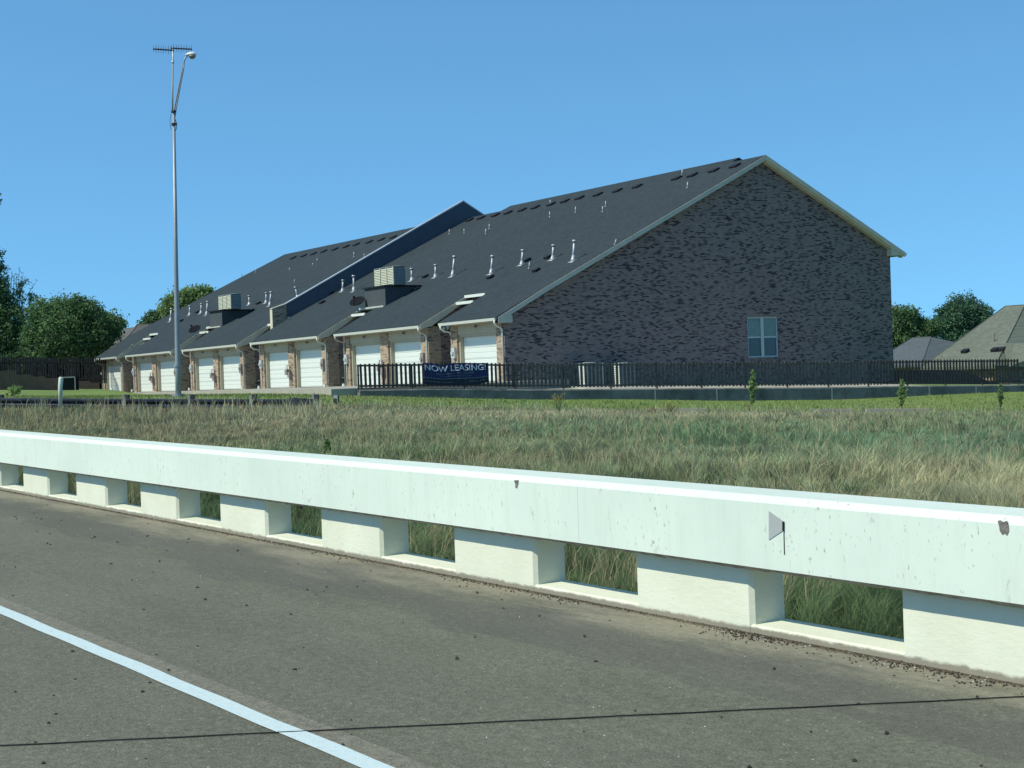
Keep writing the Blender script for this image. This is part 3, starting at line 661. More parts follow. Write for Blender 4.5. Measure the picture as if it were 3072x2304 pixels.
# firewall parapet with metal cap and brick pier
XP0, XP1 = -86.56, -86.28
top = [(38.19, 6.05), (47.04, 10.71), (51.36, 12.93)]
mb = MB(); mb.prism([(XP0, 38.19, mz(38.19)-.3), (XP0, 38.19, 6.05), (XP0, 51.36, 12.93), (XP0, 60.0, 12.93-.56*8.64), (XP0, 60.0, mz(45)-.8), (XP0, 52, mz(52)-.5)], (XP1-XP0, 0, 0))
mb.build('firewall', M['siding'], bld)
mb = MB(); mb.prism([(XP0-.04, 38.15, 6.05), (XP0-.04, 38.15, 6.12), (XP0-.04, 51.36, 13.02), (XP0-.04, 60.05, 13.02-.56*8.69), (XP0-.04, 60.05, 12.93-.56*8.69), (XP0-.04, 51.36, 12.93)], (.36, 0, 0))
mb.build('metal_cap', M['cap'], bld)
mb = MB(); mb.prism([(XP0+.02, 37.25, 4.2), (XP0+.02, 38.185, 4.2), (XP0+.02, 38.185, 6.04), (XP0+.02, 37.25, 5.74)], (.30, 0, 0)); mb.build('brick_pier', M['brick'], bld)
mb = MB(); mb.box(XP0-.02, XP0+.34, 37.20, 37.248, 4.3, 5.78); mb.prism([(XP0-.02, 37.2, 5.745), (XP0-.02, 38.14, 6.05), (XP0-.02, 38.14, 6.12), (XP0-.02, 37.2, 5.82)], (.36, 0, 0)); mb.build('pier_trim', M['rake_tan'], bld)
# roof vents along the ridge
f5 = lambda u, v: (1200+u/2.765, 550+v/2.765); f6 = lambda u, v: (2000+u/2.765, 420+v/2.765); f7 = lambda u, v: (860+u/5.53, 700+v/5.53); f3 = lambda u, v: (700+u/3.318, 750+v/3.318); f2 = lambda u, v: (250+u/3.687, 800+v/3.687)
vents = [f5(*q) for q in [(485, 333), (580, 308), (675, 290), (795, 268), (898, 248), (1015, 225), (1125, 203), (1255, 178), (1370, 152), (1492, 125), (1643, 97), (1805, 65), (1970, 30)]] + \
        [f6(*q) for q in [(85, 322), (215, 297), (393, 258), (568, 220)]] + [f7(*q) for q in [(110, 415), (282, 380), (450, 345), (620, 305), (805, 270), (988, 228), (1160, 192), (1375, 150), (1575, 110), (1770, 72)]]
for q in vents:
    c = onM(*q); mb = MB(); a = np.array([1, 0, 0])*.30; sl = np.array([0, 1, .488]); sl = sl/np.linalg.norm(sl); nn = np.cross((1, 0, 0), sl)
    mb.obox(c+nn*.05, a*.85, sl*.22, nn*.05); mb.build('ridge_vent', M['vent_dark'], bld)
small = [f5(*q) for q in [(752, 785), (1133, 728), (135, 884), (1228, 620), (1058, 645), (212, 778)]] + [f7(*q) for q in [(595, 1155), (745, 1005), (2155, 940)]] + [f2(*q) for q in [(1085, 604), (1268, 506), (1940, 410), (1865, 490)]]
for q in small:
    c = onM(*q); mb = MB(); sl = np.array([0, 1, .488]); sl = sl/np.linalg.norm(sl); nn = np.cross((1, 0, 0), sl)
    mb.obox(c+nn*.06, np.array([.17, 0, 0]), sl*.16, nn*.06); mb.build('roof_vent', M['vent_dark'], bld)
pipes = []  # base px, top px, radius
for (b0, t0) in [((1435, 645), (1447, 470)), ((1265, 632), (1274, 508)), ((1008, 675), (1020, 550)), ((755, 750), (768, 597)), ((435, 770), (452, 600)), ((293, 778), (296, 672)), ((98, 805), (96, 703))]:
    pipes.append((f5(*b0), f5(*t0), .075, 1))
for (b0, t0) in [((1780, 505), (1795, 460)), ((1068, 705), (1076, 650)), ((1243, 278), (1241, 232)), ((1455, 238), (1457, 192)), ((1680, 235), (1681, 188)), ((1705, 190), (1706, 145)), ((1246, 178), (1246, 135)), ((710, 418), (712, 375)), ((740, 375), (741, 335)), ((533, 412), (531, 375)), ((408, 420), (410, 378)), ((388, 358), (390, 325)), ((305, 388), (306, 370)), ((520, 275), (520, 255))]:
    pipes.append((f5(*b0), f5(*t0), .035, 0))
for (b0, t0) in [((170, 395), (175, 345)), ((125, 292), (130, 240))]: pipes.append((f6(*b0), f6(*t0), .035, 0))
for (b0, t0, big_) in [((925, 960), (935, 770), 1), ((1115, 960), (1110, 695), 1), ((1255, 710), (1275, 630), 0), ((1350, 625), (1350, 590), 0), ((780, 975), (765, 915), 0), ((185, 1075), (145, 885), 1), ((125, 810), (132, 765), 0), ((430, 525), (432, 490), 0), ((505, 455), (507, 415), 0), ((1115, 385), (1115, 305), 0), ((1285, 385), (1285, 335), 0), ((48, 620), (46, 570), 0)]:
    pipes.append((f7(*b0), f7(*t0), .075 if big_ else .035, big_))
for (b0, t0, big_) in [((962, 605), (975, 460), 1), ((1175, 535), (1178, 430), 1), ((1300, 515), (1307, 405), 1), ((1362, 535), (1375, 380), 1), ((1835, 418), (1833, 318), 1), ((2020, 400), (2025, 285), 1), ((2060, 432), (2078, 275), 1), ((1750, 100), (1753, 65), 0), ((1908, 60), (1905, 10), 0)]:
    pipes.append((f2(*b0), f2(*t0), .075 if big_ else .035, big_))
for b0, t0, r_, big_ in pipes:
    c = onM(*b0); tp = P(t0[0], t0[1], depth(c)); c = c-np.array([0, 0, .05]); tp = c + (tp-c)*1.0
    mb = MB(); mb.tube([c, c+(tp-c)*.96], r_*.8, 8)
    if big_:
        mb.tube([c, c+(tp-c)*.12, c+(tp-c)*.32], [r_*2.0, r_*1.5, r_*1.0], 10); mb.tube([c+(tp-c)*.90, tp], [r_*1.5, r_*1.5], 10)
        sl = np.array([0, 1, .488]); sl = sl/np.linalg.norm(sl); nn = np.cross((1, 0, 0), sl); mb.obox(c+nn*.065, np.array([.19, 0, 0]), sl*.2, nn*.006)
    else: mb.tube([c, c+(tp-c)*.2], [r_*1.8, r_*1.1], 8)
    mb.build('vent_pipe', M['galv'], bld, True)
# meters and pipework on the piers
def meter(X, zc, w=.16, hh=.26, y=YF, mat='conduit', cond=True):
    mb = MB(); mb.box(X-w, X+w, y-.13, y-.002, zc-hh, zc+hh); mb.tube([(X, y-.13, zc), (X, y-.20, zc)], [.11, .10], 12)
    if cond: mb.tube([(X, y-.05, zc-hh), (X, y-.05, 1.0)], .032, 6); 
    mb.build('electric_meter', M[mat], bld)
for i, (xl, xr, n) in enumerate(UN):
    meter(xl+.36, 2.35)
    if n == 2: meter(xr-.55, 2.15, .15, .30, mat='copper', cond=False)
    if n == 2:
        c = xl+4.55; mb = MB()
        mb.box(c-.20, c+.10, YF-.28, YF-.02, 1.62, 1.95); mb.box(c+.05, c+.32, YF-.22, YF-.02, 1.45, 1.80); mb.tube([(c-.10, YF-.15, 1.9), (c-.10, YF-.15, 2.2), (c+.15, YF-.1, 2.2), (c+.15, YF-.1, .98)], .03, 6)
        mb.tube([(c+.3, YF-.08, 1.5), (c+.3, YF-.08, .98)], .025, 6); mb.build('gas_meter', M['copper'], bld)
        mb = MB(); mb.box(c-.16, c+.0, YF-.30, YF-.285, 1.98, 2.14); mb.build('meter_dial', M['gutter'], bld)
for i in (1, 2, 3, 4, 5):
    X = UN[i][1]; mb = MB(); mb.tube([(X, 37.1, 1.35), (X+.09, 37.1, 1.35)], [.05, .045], 10); mb.build('cleanout_cap', M['door'], bld)
    for xx in (X-.12, UN[i][0]+.15):
        mb = MB(); mb.tube([(xx, YF-.18, .85), (xx, YF-.18, 1.02)], [.09, .07], 10); mb.build('splash_cap', M['door'], bld)
for (x, y) in [(1333, 984), (1345, 981)]:
    q = onX(x, y, -64.60); mb = MB(); mb.tube([q, q+np.array([.10, -.12, -.05])], [.05, .095], 12); mb.build('flood_light', M['door'], bld, True)
q = onX(357, 1079, -112.8); mb = MB(); mb.tube([q, q+np.array([.10, -.12, -.05])], [.05, .10], 12); mb.build('flood_light', M['door'], bld, True)

# roof platforms (dormer boxes), condensers on them, dishes
def dormer(pR, pL, hgt):
    a = onM(*pR); b_ = onM(*pL); y0 = min(a[1], b_[1]); zb = mz(y0); zt = zb+hgt; xl, xr = b_[0], a[0]
    yb = y0+hgt/.488+.3
    o = MB(); o.prism([(xl, y0, zb-.1), (xl, y0, zt-.08), (xl, yb, zt-.08), (xl, yb, zt-.4)], (xr-xl, 0, 0)); bo = o.build('roof_platform', plain('platform_dark', (.055, .065, .07), .8, .1, 3), bld)
    o = MB(); o.box(xl-.12, xr+.05, y0-.12, yb-.25, zt-.078, zt); o.build('platform_deck', M['vent_dark'], bo)
    o = MB(); o.box(xl-.10, xr+.02, y0-.16, y0-.04, zb-.06, zb+.03); o.build('flashing', M['trim_grey'], bo)
    return xl, xr, y0, yb, zt
def condenser(name, c, w, d, h, label, cat, group, mat='actan', side='acgrey_shade'):
    x, y, z = c; T = thing(name, (x, y, z), label, cat, group)
    mb = MB(); mb.box(x-w/2+.02, x+w/2-.02, y-d/2+.02, y+d/2-.02, z, z+h-.03); mb.build('core', M[side], T)
    mb = MB(); n = 10
    for k in range(n):
        z0 = z+.05+k*(h-.1)/n
        mb.prism([(x-w/2, y-d/2+.015, z0), (x-w/2, y-d/2-.02, z0+.012), (x-w/2, y-d/2+.015, z0+(h-.1)/n*.75)], (w, 0, 0))
        mb.prism([(x+w/2-.015, y-d/2, z0), (x+w/2+.015, y-d/2, z0+.012), (x+w/2-.015, y-d/2, z0+(h-.1)/n*.75)], (0, d, 0))
        if k == 0: ms = MB()
        ms.add(mb.v[-6:], [(0, 1, 2), (3, 4, 5), (0, 1, 4, 3), (1, 2, 5, 4), (2, 0, 3, 5)]); del mb.v[-6:]; del mb.f[-5:]
    mb.build('louvre_panel', M[mat], T); ms.build('louvre_panel', M[side], T)  # side louvres in darker grey, painting the shade of the unlit side
    for sx in (-1, 1):
        for sy in (-1, 1): mb = MB(); mb.box(x+sx*(w/2-.02)-.03, x+sx*(w/2-.02)+.03, y+sy*(d/2-.02)-.03, y+sy*(d/2-.02)+.03, z, z+h); mb.build('corner_post', M[mat], T)
    mb = MB(); mb.box(x-w/2-.01, x+w/2+.01, y-d/2-.01, y+d/2+.01, z+h, z+h+.03); mb.tube([(x, y, z+h+.03), (x, y, z+h+.06)], [w*.4, w*.36], 16); mb.build('fan_top', M[side], T)
    return T
for j, (pR, pL, front, lab, grp) in enumerate([((1158, 917), (1096, 925), (1121, 1180, 808, 858), 'on the dark roof platform nearer the tall gable', 'condensers on the near roof platform'),
                                          ((672, 976), (631, 983), (654, 692, 888, 934), 'on the far roof platform behind the lamp post', 'condensers on the far roof platform')]):
    xl, xr, y0, yb, zt = dormer(pR, pL, 1.16)
    a = onY(front[0], front[3]-2, y0+.35)[0]; b_ = onY(front[1], front[3]-4, y0+.35)[0]; wd = (b_-a)/3
    for k in range(3):
        cx_ = a+wd*(k+.5); condenser('condenser_unit', (cx_, y0+.80, zt+.002), wd*.86, .80, 1.0, ['leftmost', 'middle', 'rightmost'][k]+' of three tan louvred air conditioners '+lab, 'air conditioner', grp)
def dish(base, cpx, lab):
    c = onM(*base); T = thing('satellite_dish', c, lab, 'satellite dish'); top = P(cpx[0], cpx[1], depth(c)-.2)
    mb = MB(); mb.tube([c, c+(0, 0, .35), top+np.array([0, .05, -.05])], .03, 8); mb.obox(c, (.12, 0, 0), (0, .12, .05), (0, -.01, .02)); mb.build('mast', M['conduit'], T)
    mb = MB(); n = 20; rings = []; ax = np.array([.35, -.55, .75]); ax = ax/np.linalg.norm(ax); ua = np.cross(ax, (0, 0, 1)); ua = ua/np.linalg.norm(ua); va = np.cross(ua, ax)
    vs = [top-ax*.0]; 
    for k in range(1, 5):
        rr = .46*k/4
        for q in range(n): a = 2*math.pi*q/n; vs.append(top + ax*(.10*(k/4)**2) + rr*(math.cos(a)*ua*1.02+math.sin(a)*va*.9))
    fs = [(0, 1+q, 1+(q+1) % n) for q in range(n)]
    for k in range(3): fs += [(1+k*n+q, 1+(k+1)*n+q, 1+(k+1)*n+(q+1) % n, 1+k*n+(q+1) % n) for q in range(n)]
    mb.add(vs, fs); o = mb.build('reflector', M['dish'], T, True); sm_ = o.modifiers.new('thick', 'SOLIDIFY'); sm_.thickness = .015
    mb = MB(); mb.tube([top-va*.4+ax*.1, top+ax*.45-va*.1], .015, 6); mb.obox(top+ax*.47-va*.1, ua*.05, va*.04, ax*.06); mb.build('feed_arm', M['dish'], T)
dish((1076, 933), (1073, 907), 'dark oval satellite dish beside the nearer roof platform')
dish((585, 1008), (585, 990), 'dark oval satellite dish low on the roof just right of the lamp post')
# two white condensers standing by the gable wall
for k, (x, yb_) in enumerate([(1744, 1152), (1846, 1152)]):
    q = onX(x, yb_, -56.6); z = -.05
    condenser('condenser_unit', (-56.6, q[1]+.5, q[2]-.08), .78, .95, 1.02, ['left', 'right'][k]+' of two pale louvred air conditioners behind the picket fence by the gable wall', 'air conditioner', 'condensers by the gable wall', mat='door', side='acgrey_shade')

# driveway slab in front of the garages and a strip round the gable
mb = MB(); q0 = [(-121, YF-5.6), (-73, YF-5.6), (-62.5, YF-10.5), (-50.4, YF-12.2), (-50.2, YF-10.8), (-52.5, YF+.0), (XR, YF+.3), (-121, YF+.3)]
mb.prism([(x, y, .915+.0025*(max(x, -121)+57.5)) for x, y in q0], (0, 0, -.35)); o = mb.build('driveway', M['conc']); tag(o, kind='structure')

# ------------------------------------------------------------------ picket fence on a retaining wall
FL = onX(1076, 1169, -50.0); an = R_(8); FD = np.array([math.sin(an), math.cos(an), 0]); FN = np.array([FD[1], -FD[0], 0])
def onF(x, y): return onPl(x, y, FL, FN)
tops = [(1076, 1169), (1340, 1165), (1600, 1168), (2000, 1165), (2500, 1161), (2806, 1156), (3055, 1154)]
tp = [((onF(*q)-FL)@FD, onF(*q)[2]) for q in tops]; tu = np.array([a for a, _ in tp]); tz = np.array([b_ for _, b_ in tp])
wt = lambda u: float(np.interp(u, tu, tz)); LEN = tu[-1]
hf = lambda u: .97 + .23*u/LEN
mb = MB(); vs = []; n = 70
for i in range(n+1):
    u = .3+(LEN-.5)*i/n; c = FL+FD*u-FN*.15; zf = wt(u)-.004
    for k in range(6):
        x = c[0]+(-57.5-c[0])*k/5 if c[1] > 36.6 else c[0]-.2-.75*k; g = float(gz(x, c[1])); vs.append((x, c[1], zf if k == 0 else (max(g+.05, zf-.004*k) if c[1] > 36.6 else max(g+.03, zf-.03*k))))
mb.add(vs, [(6*i+k, 6*i+6+k, 6*i+7+k, 6*i+k+1) for i in range(n) for k in range(5)]); o = mb.build('gravel_path', plain('path_pale', (.33, .31, .25), .95, .25, 3)); tag(o, kind='structure')
wall = thing('retaining_wall', FL, 'low grey concrete retaining wall under the picket fence', 'wall')
mb = MB(); us = np.linspace(0, LEN+.25, 33)
vs = []
for u in us:
    c = FL+FD*u
    for off, z in ((.14, -1.4), (.14, wt(u)-.05), (.10, wt(u)), (-.14, wt(u)), (-.14, -1.4)): q = c+FN*off; vs.append((q[0], q[1], z))
fs = [(0, 1, 2, 3, 4), tuple(5*32+k for k in (4, 3, 2, 1, 0))]
for i in range(32):
    for k in range(5): fs.append((5*i+k, 5*i+(k+1) % 5, 5*i+5+(k+1) % 5, 5*i+5+k))
mb.add(vs, fs); mb.build('wall_body', M['conc_wall'], wall)
for x in (1960, 2145, 2490, 2782, 2922):
    u = float((onF(x, 1170)-FL)@FD); c = FL+FD*u+FN*.143; mb = MB(); mb.obox((c[0], c[1], wt(u)-.45), FD*.02, FN*.003, (0, 0, .42)); mb.build('drain_stain', M['trim_grey'], wall)
fen = thing('picket_fence', FL, 'long low picket fence standing on the retaining wall and carrying a navy banner', 'fence')
bay = 2.05; nb = int(LEN/bay); per = .178; X_BR = float((onF(1525, 1130)-FL)@FD)
for k in range(nb+1):
    u = k*LEN/nb; c = FL+FD*u; z0 = wt(u)-.1; z1 = wt(u)+hf(u)-.04
    mb = MB(); mb.obox((c[0], c[1], (z0+z1)/2), FD*.03, FN*.03, (0, 0, (z1-z0)/2)); mb.build('fence_post', M['wood_dark'] if u < X_BR or u > LEN-9 else M['wood_fence'], fen)
    if k == nb: break
    ua, ub = u, (k+1)*LEN/nb; mb = MB(); npk = int(round((ub-ua)/per)); st = (ub-ua)/npk
    for i in range(npk):
        uu = ua+(i+.5)*st + random.uniform(-.006, .006); c = FL+FD*uu+FN*.06; hwx = 0; zb = wt(uu)+.07+random.uniform(-.01, .01); zt = wt(uu)+hf(uu)+random.uniform(-.015, .01); hw = .056 if X_BR < uu < LEN-9 else .046
        tl = random.uniform(-.012, .012); mb.prism([c-FD*hw+np.array([0, 0, zb-c[2]]), c+FD*hw+np.array([0, 0, zb-c[2]]), c+FD*(hw+tl)+np.array([0, 0, zt-.04-c[2]]), c+FD*tl+FD*hw*.5+np.array([0, 0, zt-c[2]]), c+FD*tl-FD*hw*.5+np.array([0, 0, zt-c[2]]), c-FD*(hw-tl)+np.array([0, 0, zt-.04-c[2]])], FN*.018)
    mt = M['wood_dark'] if ub < X_BR+1 or ua > LEN-9 else M['wood_fence']
    mb.build('picket_panel', mt, fen)
    for hgt in (.12, .90):
        mb = MB(); za, zb = wt(ua)+hf(ua)*hgt+.02, wt(ub)+hf(ub)*hgt+.02; a = FL+FD*ua; b_ = FL+FD*ub; a[2] = za; b_[2] = zb
        o1 = FN*.02; o2 = FN*.058; zz = np.array([0, 0, .035]); mb.hexa([a+o1-zz, b_+o1-zz, b_+o2-zz, a+o2-zz], [a+o1+zz, b_+o1+zz, b_+o2+zz, a+o2+zz]); mb.build('rail', mt, fen)
# banner
ban = thing('banner', onF(1266, 1150), 'navy NOW LEASING banner tied to the left part of the picket fence', 'banner')
u0 = float((onF(1266, 1120)-FL)@FD); u1 = float((onF(1463, 1120)-FL)@FD); cB = FL+FN*.095
def bz(u, f, side): # top/bottom sag
    s = (u-u0)/(u1-u0)
    topz = onF(1266+197*s, 1089)[2] - (.10*math.exp(-((s-.28)/.11)**2))
    botz = onF(1266+197*s, 1152 + 5*math.sin(math.pi*min(1, s*1.1)) - 6*max(0, s-.85)/.15)[2]
    return botz + (topz-botz)*f
def bquad(name, f0, f1, mat, off):
    mb = MB(); vs = []; n = 40
    for i in range(n+1):
        u = u0+(u1-u0)*i/n; wv = .012*math.sin(i*.9)+.008*math.sin(i*2.1)
        for f in (f0, f1): q = cB+FD*u+FN*(off+wv); vs.append((q[0], q[1], bz(u, f, 0)))
    mb.add(vs, [(2*i, 2*i+2, 2*i+3, 2*i+1) for i in range(n)]); o = mb.build(name, mat, ban); sm_ = o.modifiers.new('t', 'SOLIDIFY'); sm_.thickness = .004; return o
bquad('upper_field', .33, 1.0, M['banner'], 0); bquad('lower_field', 0, .325, M['banner_low'], 0); bquad('stripe', .30, .33, M['letter_dim'], .006)
bpy.context.view_layer.update()
def text(body, s0, s1, zf0, zf1, mat, name, sc=None):
    cu = bpy.data.curves.new(name, 'FONT'); cu.body = body; cu.size = 1; cu.extrude = .004
    if sc: cu.small_caps_scale = sc
    o = bpy.data.objects.new(name, cu); COL.objects.link(o)
    if sc:
        for i, ch in enumerate(body):
            if i not in (0, 4): cu.body_format[i].use_small_caps = True
    bpy.context.view_layer.update(); dg = bpy.context.evaluated_depsgraph_get(); me = bpy.data.meshes.new_from_object(o.evaluated_get(dg))
    bpy.data.objects.remove(o); co = np.empty(len(me.vertices)*3); me.vertices.foreach_get('co', co); co = co.reshape(-1, 3)
    mn, mx = co.min(0), co.max(0); a = (co[:, 0]-mn[0])/(mx[0]-mn[0]); h = (co[:, 1]-mn[1])/(mx[1]-mn[1]); off = wloc(ban)
    for i in range(len(co)):
        s = s0+(s1-s0)*a[i]; u = u0+(u1-u0)*s; wv = .012*math.sin(s*40*.9)+.008*math.sin(s*40*2.1)
        q = cB+FD*u+FN*(.012+wv+co[i, 2]); z = bz(u, zf0+(zf1-zf0)*h[i], 0); co[i] = (q[0]-off.x, q[1]-off.y, z-off.z)
    me.vertices.foreach_set('co', co.ravel()); me.update(); me.materials.append(mat)
    o = bpy.data.objects.new(name, me); COL.objects.link(o); o.parent = ban
text('Now LEASING!'.upper(), .03, .955, .66, .93, M['letter'], 'headline')
text('Samuel Russell  903-780-0407', .20, .78, .515, .60, M['letter_dim'], 'small_line')
text('SummitBrightway.com', .25, .735, .385, .475, M['letter_dim'], 'small_line')
text('www.brightway.com', .02, .47, .10, .20, M['letter_dim'], 'lower_line')
text('903.561.5721', .69, .95, .12, .22, M['letter_dim'], 'lower_line')

# ------------------------------------------------------------------ lamp post with aerials
LP = P(535, 1192, 51)
lamp = thing('lamp_post', LP, 'tall grey steel street lamp with twin curved arm rising behind the guardrail', 'street lamp')
Lp = lambda x, y, d=0: P(x, y, 51+d)
mb = MB(); mb.tube([LP-np.array([0, 0, .3]), Lp(533.5, 1100), Lp(528, 800), Lp(521.5, 343)], [.105, .092, .074, .045], 14); mb.build('pole', M['lamp_steel'], lamp, True)
mb = MB(); mb.tube([LP-np.array([0, 0, .1]), LP+np.array([0, 0, .12])], [.20, .20], 16); mb.tube([Lp(533, 1100), Lp(533, 1092)], [.125, .125], 12); mb.build('base_collar', M['lamp_steel'], lamp)
f8 = lambda u, v, d=0: P(420+u/5.186, 100+v/5.186, 51+d)
mb = MB(); mb.tube([f8(520, 1370), f8(540, 1150), f8(600, 850), f8(660, 560), f8(680, 450), f8(700, 395), f8(735, 350)], .026, 10)
mb.tube([f8(527, 1400), f8(566, 1150), f8(622, 850), f8(676, 560), f8(690, 450)], .022, 10); mb.build('arm', M['lamp_steel'], lamp, True)
mb = MB(); mb.tube([f8(522, 1205), f8(524, 1235)], .09, 12); mb.tube([f8(524, 1400), f8(526, 1430)], .085, 12); mb.obox(f8(540, 1412), RT*.07, FW*.05, UP*.04)
mb.tube([f8(545, 1330), f8(568, 1400), f8(566, 1480), f8(540, 1545)], .012, 6); mb.tube([f8(485, 1250), f8(465, 1350), f8(470, 1430), f8(485, 1500)], .008, 6); mb.build('clamp', M['post_dark'], lamp)
# cobra head
mb = MB(); c = f8(795, 335); ax = f8(880, 328)-f8(710, 338); L = np.linalg.norm(ax); ax = ax/L; vs = []; n = 16; prof = [(0, .05, .05), (.12, .11, .07), (.35, .16, .12), (.65, .17, .13), (.88, .12, .08), (1, .03, .03)]
dp = np.cross(ax, UP); dp = dp/np.linalg.norm(dp)
for tt, wv, hv in prof:
    for q in range(n): a = 2*math.pi*q/n; vs.append(f8(712, 338)+ax*L*tt+dp*wv*.8*math.cos(a)+UP*(max(0, math.sin(a))*hv*.75+min(0, math.sin(a))*hv*.35))
fs = [tuple(range(n))[::-1], tuple(range(5*n, 6*n))]+[(k*n+q, k*n+(q+1) % n, (k+1)*n+(q+1) % n, (k+1)*n+q) for k in range(5) for q in range(n)]
mb.add(vs, fs); hd = mb.build('lamp_head', M['lamp_head'], lamp, True)
mb = MB(); vs = []
for tt, wv, hv in [(.28, .06, .05), (.45, .13, .11), (.7, .13, .12), (.9, .06, .05)]:
    for q in range(n): a = 2*math.pi*q/n; vs.append(f8(712, 345)+ax*L*tt+dp*wv*math.cos(a)+UP*(-.02+min(0, math.sin(a))*hv))
mb.add(vs, [tuple(range(n))[::-1], tuple(range(3*n, 4*n))]+[(k*n+q, k*n+(q+1) % n, (k+1)*n+(q+1) % n, (k+1)*n+q) for k in range(3) for q in range(n)]); mb.build('lens', M['lamp_lens'], hd, True)
mb = MB(); mb.tube([f8(778, 305), f8(778, 290)], [.05, .04], 10); mb.build('photocell', M['black'], hd)
ant = thing('antenna', f8(505, 1150), 'thin mast with two toothed aerials pointing opposite ways on top of the lamp post', 'antenna')
mb = MB(); mb.tube([f8(505, 1240), f8(507, 800), f8(512, 450), f8(512, 215)], [.03, .028, .024, .02], 8); mb.tube([f8(511, 430), f8(511, 465)], .045, 8); mb.build('mast', M['conduit'], ant, True)
am = plain('aerial_dark', (.03, .035, .05), .5, .1, 5)
for (a, b_, cnt) in [((205, 243), (525, 264), 9), ((480, 230), (808, 247), 9)]:
    mb = MB(); A, B_ = f8(*a), f8(*b_); mb.tube([A, B_], .028, 8)
    for k in range(cnt):
        u = .02+.96*k/(cnt-1); c = A+(B_-A)*u; hl = .10+.05*abs(math.sin(k*1.3)); mb.tube([c-UP*hl, c+UP*hl], .007, 5)
    mb.build('aerial', am, ant)

# ------------------------------------------------------------------ guardrail, marker post, transformer, small post
gr = thing('guardrail', P(570, 1228, 45), 'dark steel guardrail half hidden behind the tall dry grass', 'guardrail')
mb = MB(); gp = [P(x, y, 45) for x, y in [(-420, 1196), (0, 1193.5), (300, 1195.5), (600, 1197), (905, 1197.5)]]
gv = np.array(FW); gv[2] = 0; gv = gv/np.linalg.norm(gv)
for i in range(len(gp)-1):
    a, b_ = gp[i], gp[i+1]; prf = [(0, 0), (-.05, -.04), (-.05, -.09), (0, -.15), (-.05, -.21), (-.05, -.27), (0, -.31)]
    vs = []; 
    for q in (a, b_):
        for d, z in prf: vs.append(q+gv*d+np.array([0, 0, z]))
    mb.add(vs, [(k, k+1, 7+k+1, 7+k) for k in range(6)])
o = mb.build('rail_beam', M['guard'], gr); sm_ = o.modifiers.new('t', 'SOLIDIFY'); sm_.thickness = .006
pbk = []
for k, x in enumerate([-200, -5, 190, 373, 570, 755, 942]):
    if x == 190: continue
    c = P(x+7, 1194, 45.12); z0 = gz(c[0], c[1]); ztop = P(x, 1186, 45)[2]+.02; mb = MB(); mb.obox((c[0], c[1], (z0-.2+ztop)/2), RT*.075, gv*.09, (0, 0, (ztop-z0+.2)/2)); po = mb.build('guardrail_post', M['post_dark'], gr)
    mb = MB(); c2 = P(x-3, 1194, 44.85); mb.obox((c2[0], c2[1], (z0-.2+ztop)/2-.01), RT*.035, gv*.03, (0, 0, (ztop-z0+.2)/2)); mb.build('guardrail_post', M['post_pale'], gr)
mb = MB(); a = P(870, 1193, 44.9); b_ = P(940, 1197, 44.7); mb.prism([a, b_, b_+np.array([0, 0, -.14]), a+np.array([0, 0, -.34])], gv*.04); mb.tube([P(895, 1203, 44.7), P(895, 1223, 44.7)], .02, 6); mb.tube([P(877, 1200, 44.7), P(880, 1226, 44.7)], .02, 6); mb.build('end_terminal', M['guard'], gr)
c = P(182, 1215, 43); mkp = thing('marker_post', c, 'white round utility marker post standing in the dry grass at left', 'post')
mb = MB(); tpx = P(183, 1131, 43); mb.tube([P(181.5, 1225, 43), P(181, 1160, 43), P(183, 1136, 43), tpx], [.055, .065, .07, .05], 14); mb.build('post_tube', M['post_white'], mkp, True)
mb = MB(); mb.tube([tpx, tpx+np.array([0, 0, .04])], [.03, .02], 8); mb.build('post_cap', M['post_dark'], mkp)
c = P(211, 1170, 98); T = thing('utility_cabinet', c, 'dark green utility cabinet with a pale rim in front of the tan block wall', 'utility cabinet')
w2, h2 = .46, .86; z0 = c[2]-.15
mb = MB(); mb.obox((c[0], c[1], z0+h2/2+.08), RT*w2*np.array([1, 1, 0]), gv*.4, (0, 0, h2/2+.05)); mb.build('cabinet_body', M['green_box'], T)
mb = MB(); fz_ = np.array([c[0], c[1], 0])-gv*.41
rt2 = RT*np.array([1, 1, 0]); rt2 = rt2/np.linalg.norm(rt2)
for s in (-1, 1): mb.obox(fz_+rt2*s*(w2-.01)+np.array([0, 0, z0+h2/2+.1]), rt2*.03, gv*.02, (0, 0, h2/2+.05))
mb.obox(fz_+np.array([0, 0, z0+h2+.13]), rt2*w2, gv*.02, (0, 0, .04)); mb.build('rim', plain('rim_pale', (.16, .20, .18), .6, .1, 3), T)
mb = MB(); mb.obox((c[0], c[1], z0+.0), RT*.95*np.array([1, 1, 0]), gv*.7, (0, 0, .09)); mb.build('pad', M['conc'], T)
c = P(1006, 1215, 46); T = thing('signal_box', c, 'small two tone box on a short stake in the grass left of the picket fence', 'marker')
mb = MB(); mb.obox(P(1007, 1191, 46), RT*.055, gv*.05, UP*.055); mb.build('box_top', M['conduit'], T)
mb = MB(); mb.obox(P(1005, 1202, 46), RT*.05, gv*.05, UP*.07); mb.obox(P(1016, 1196, 46), RT*.015, gv*.02, UP*.12); mb.tube([P(1008, 1228, 46), P(1008, 1205, 46)], .03, 6); mb.build('box_lower', M['post_dark'], T)

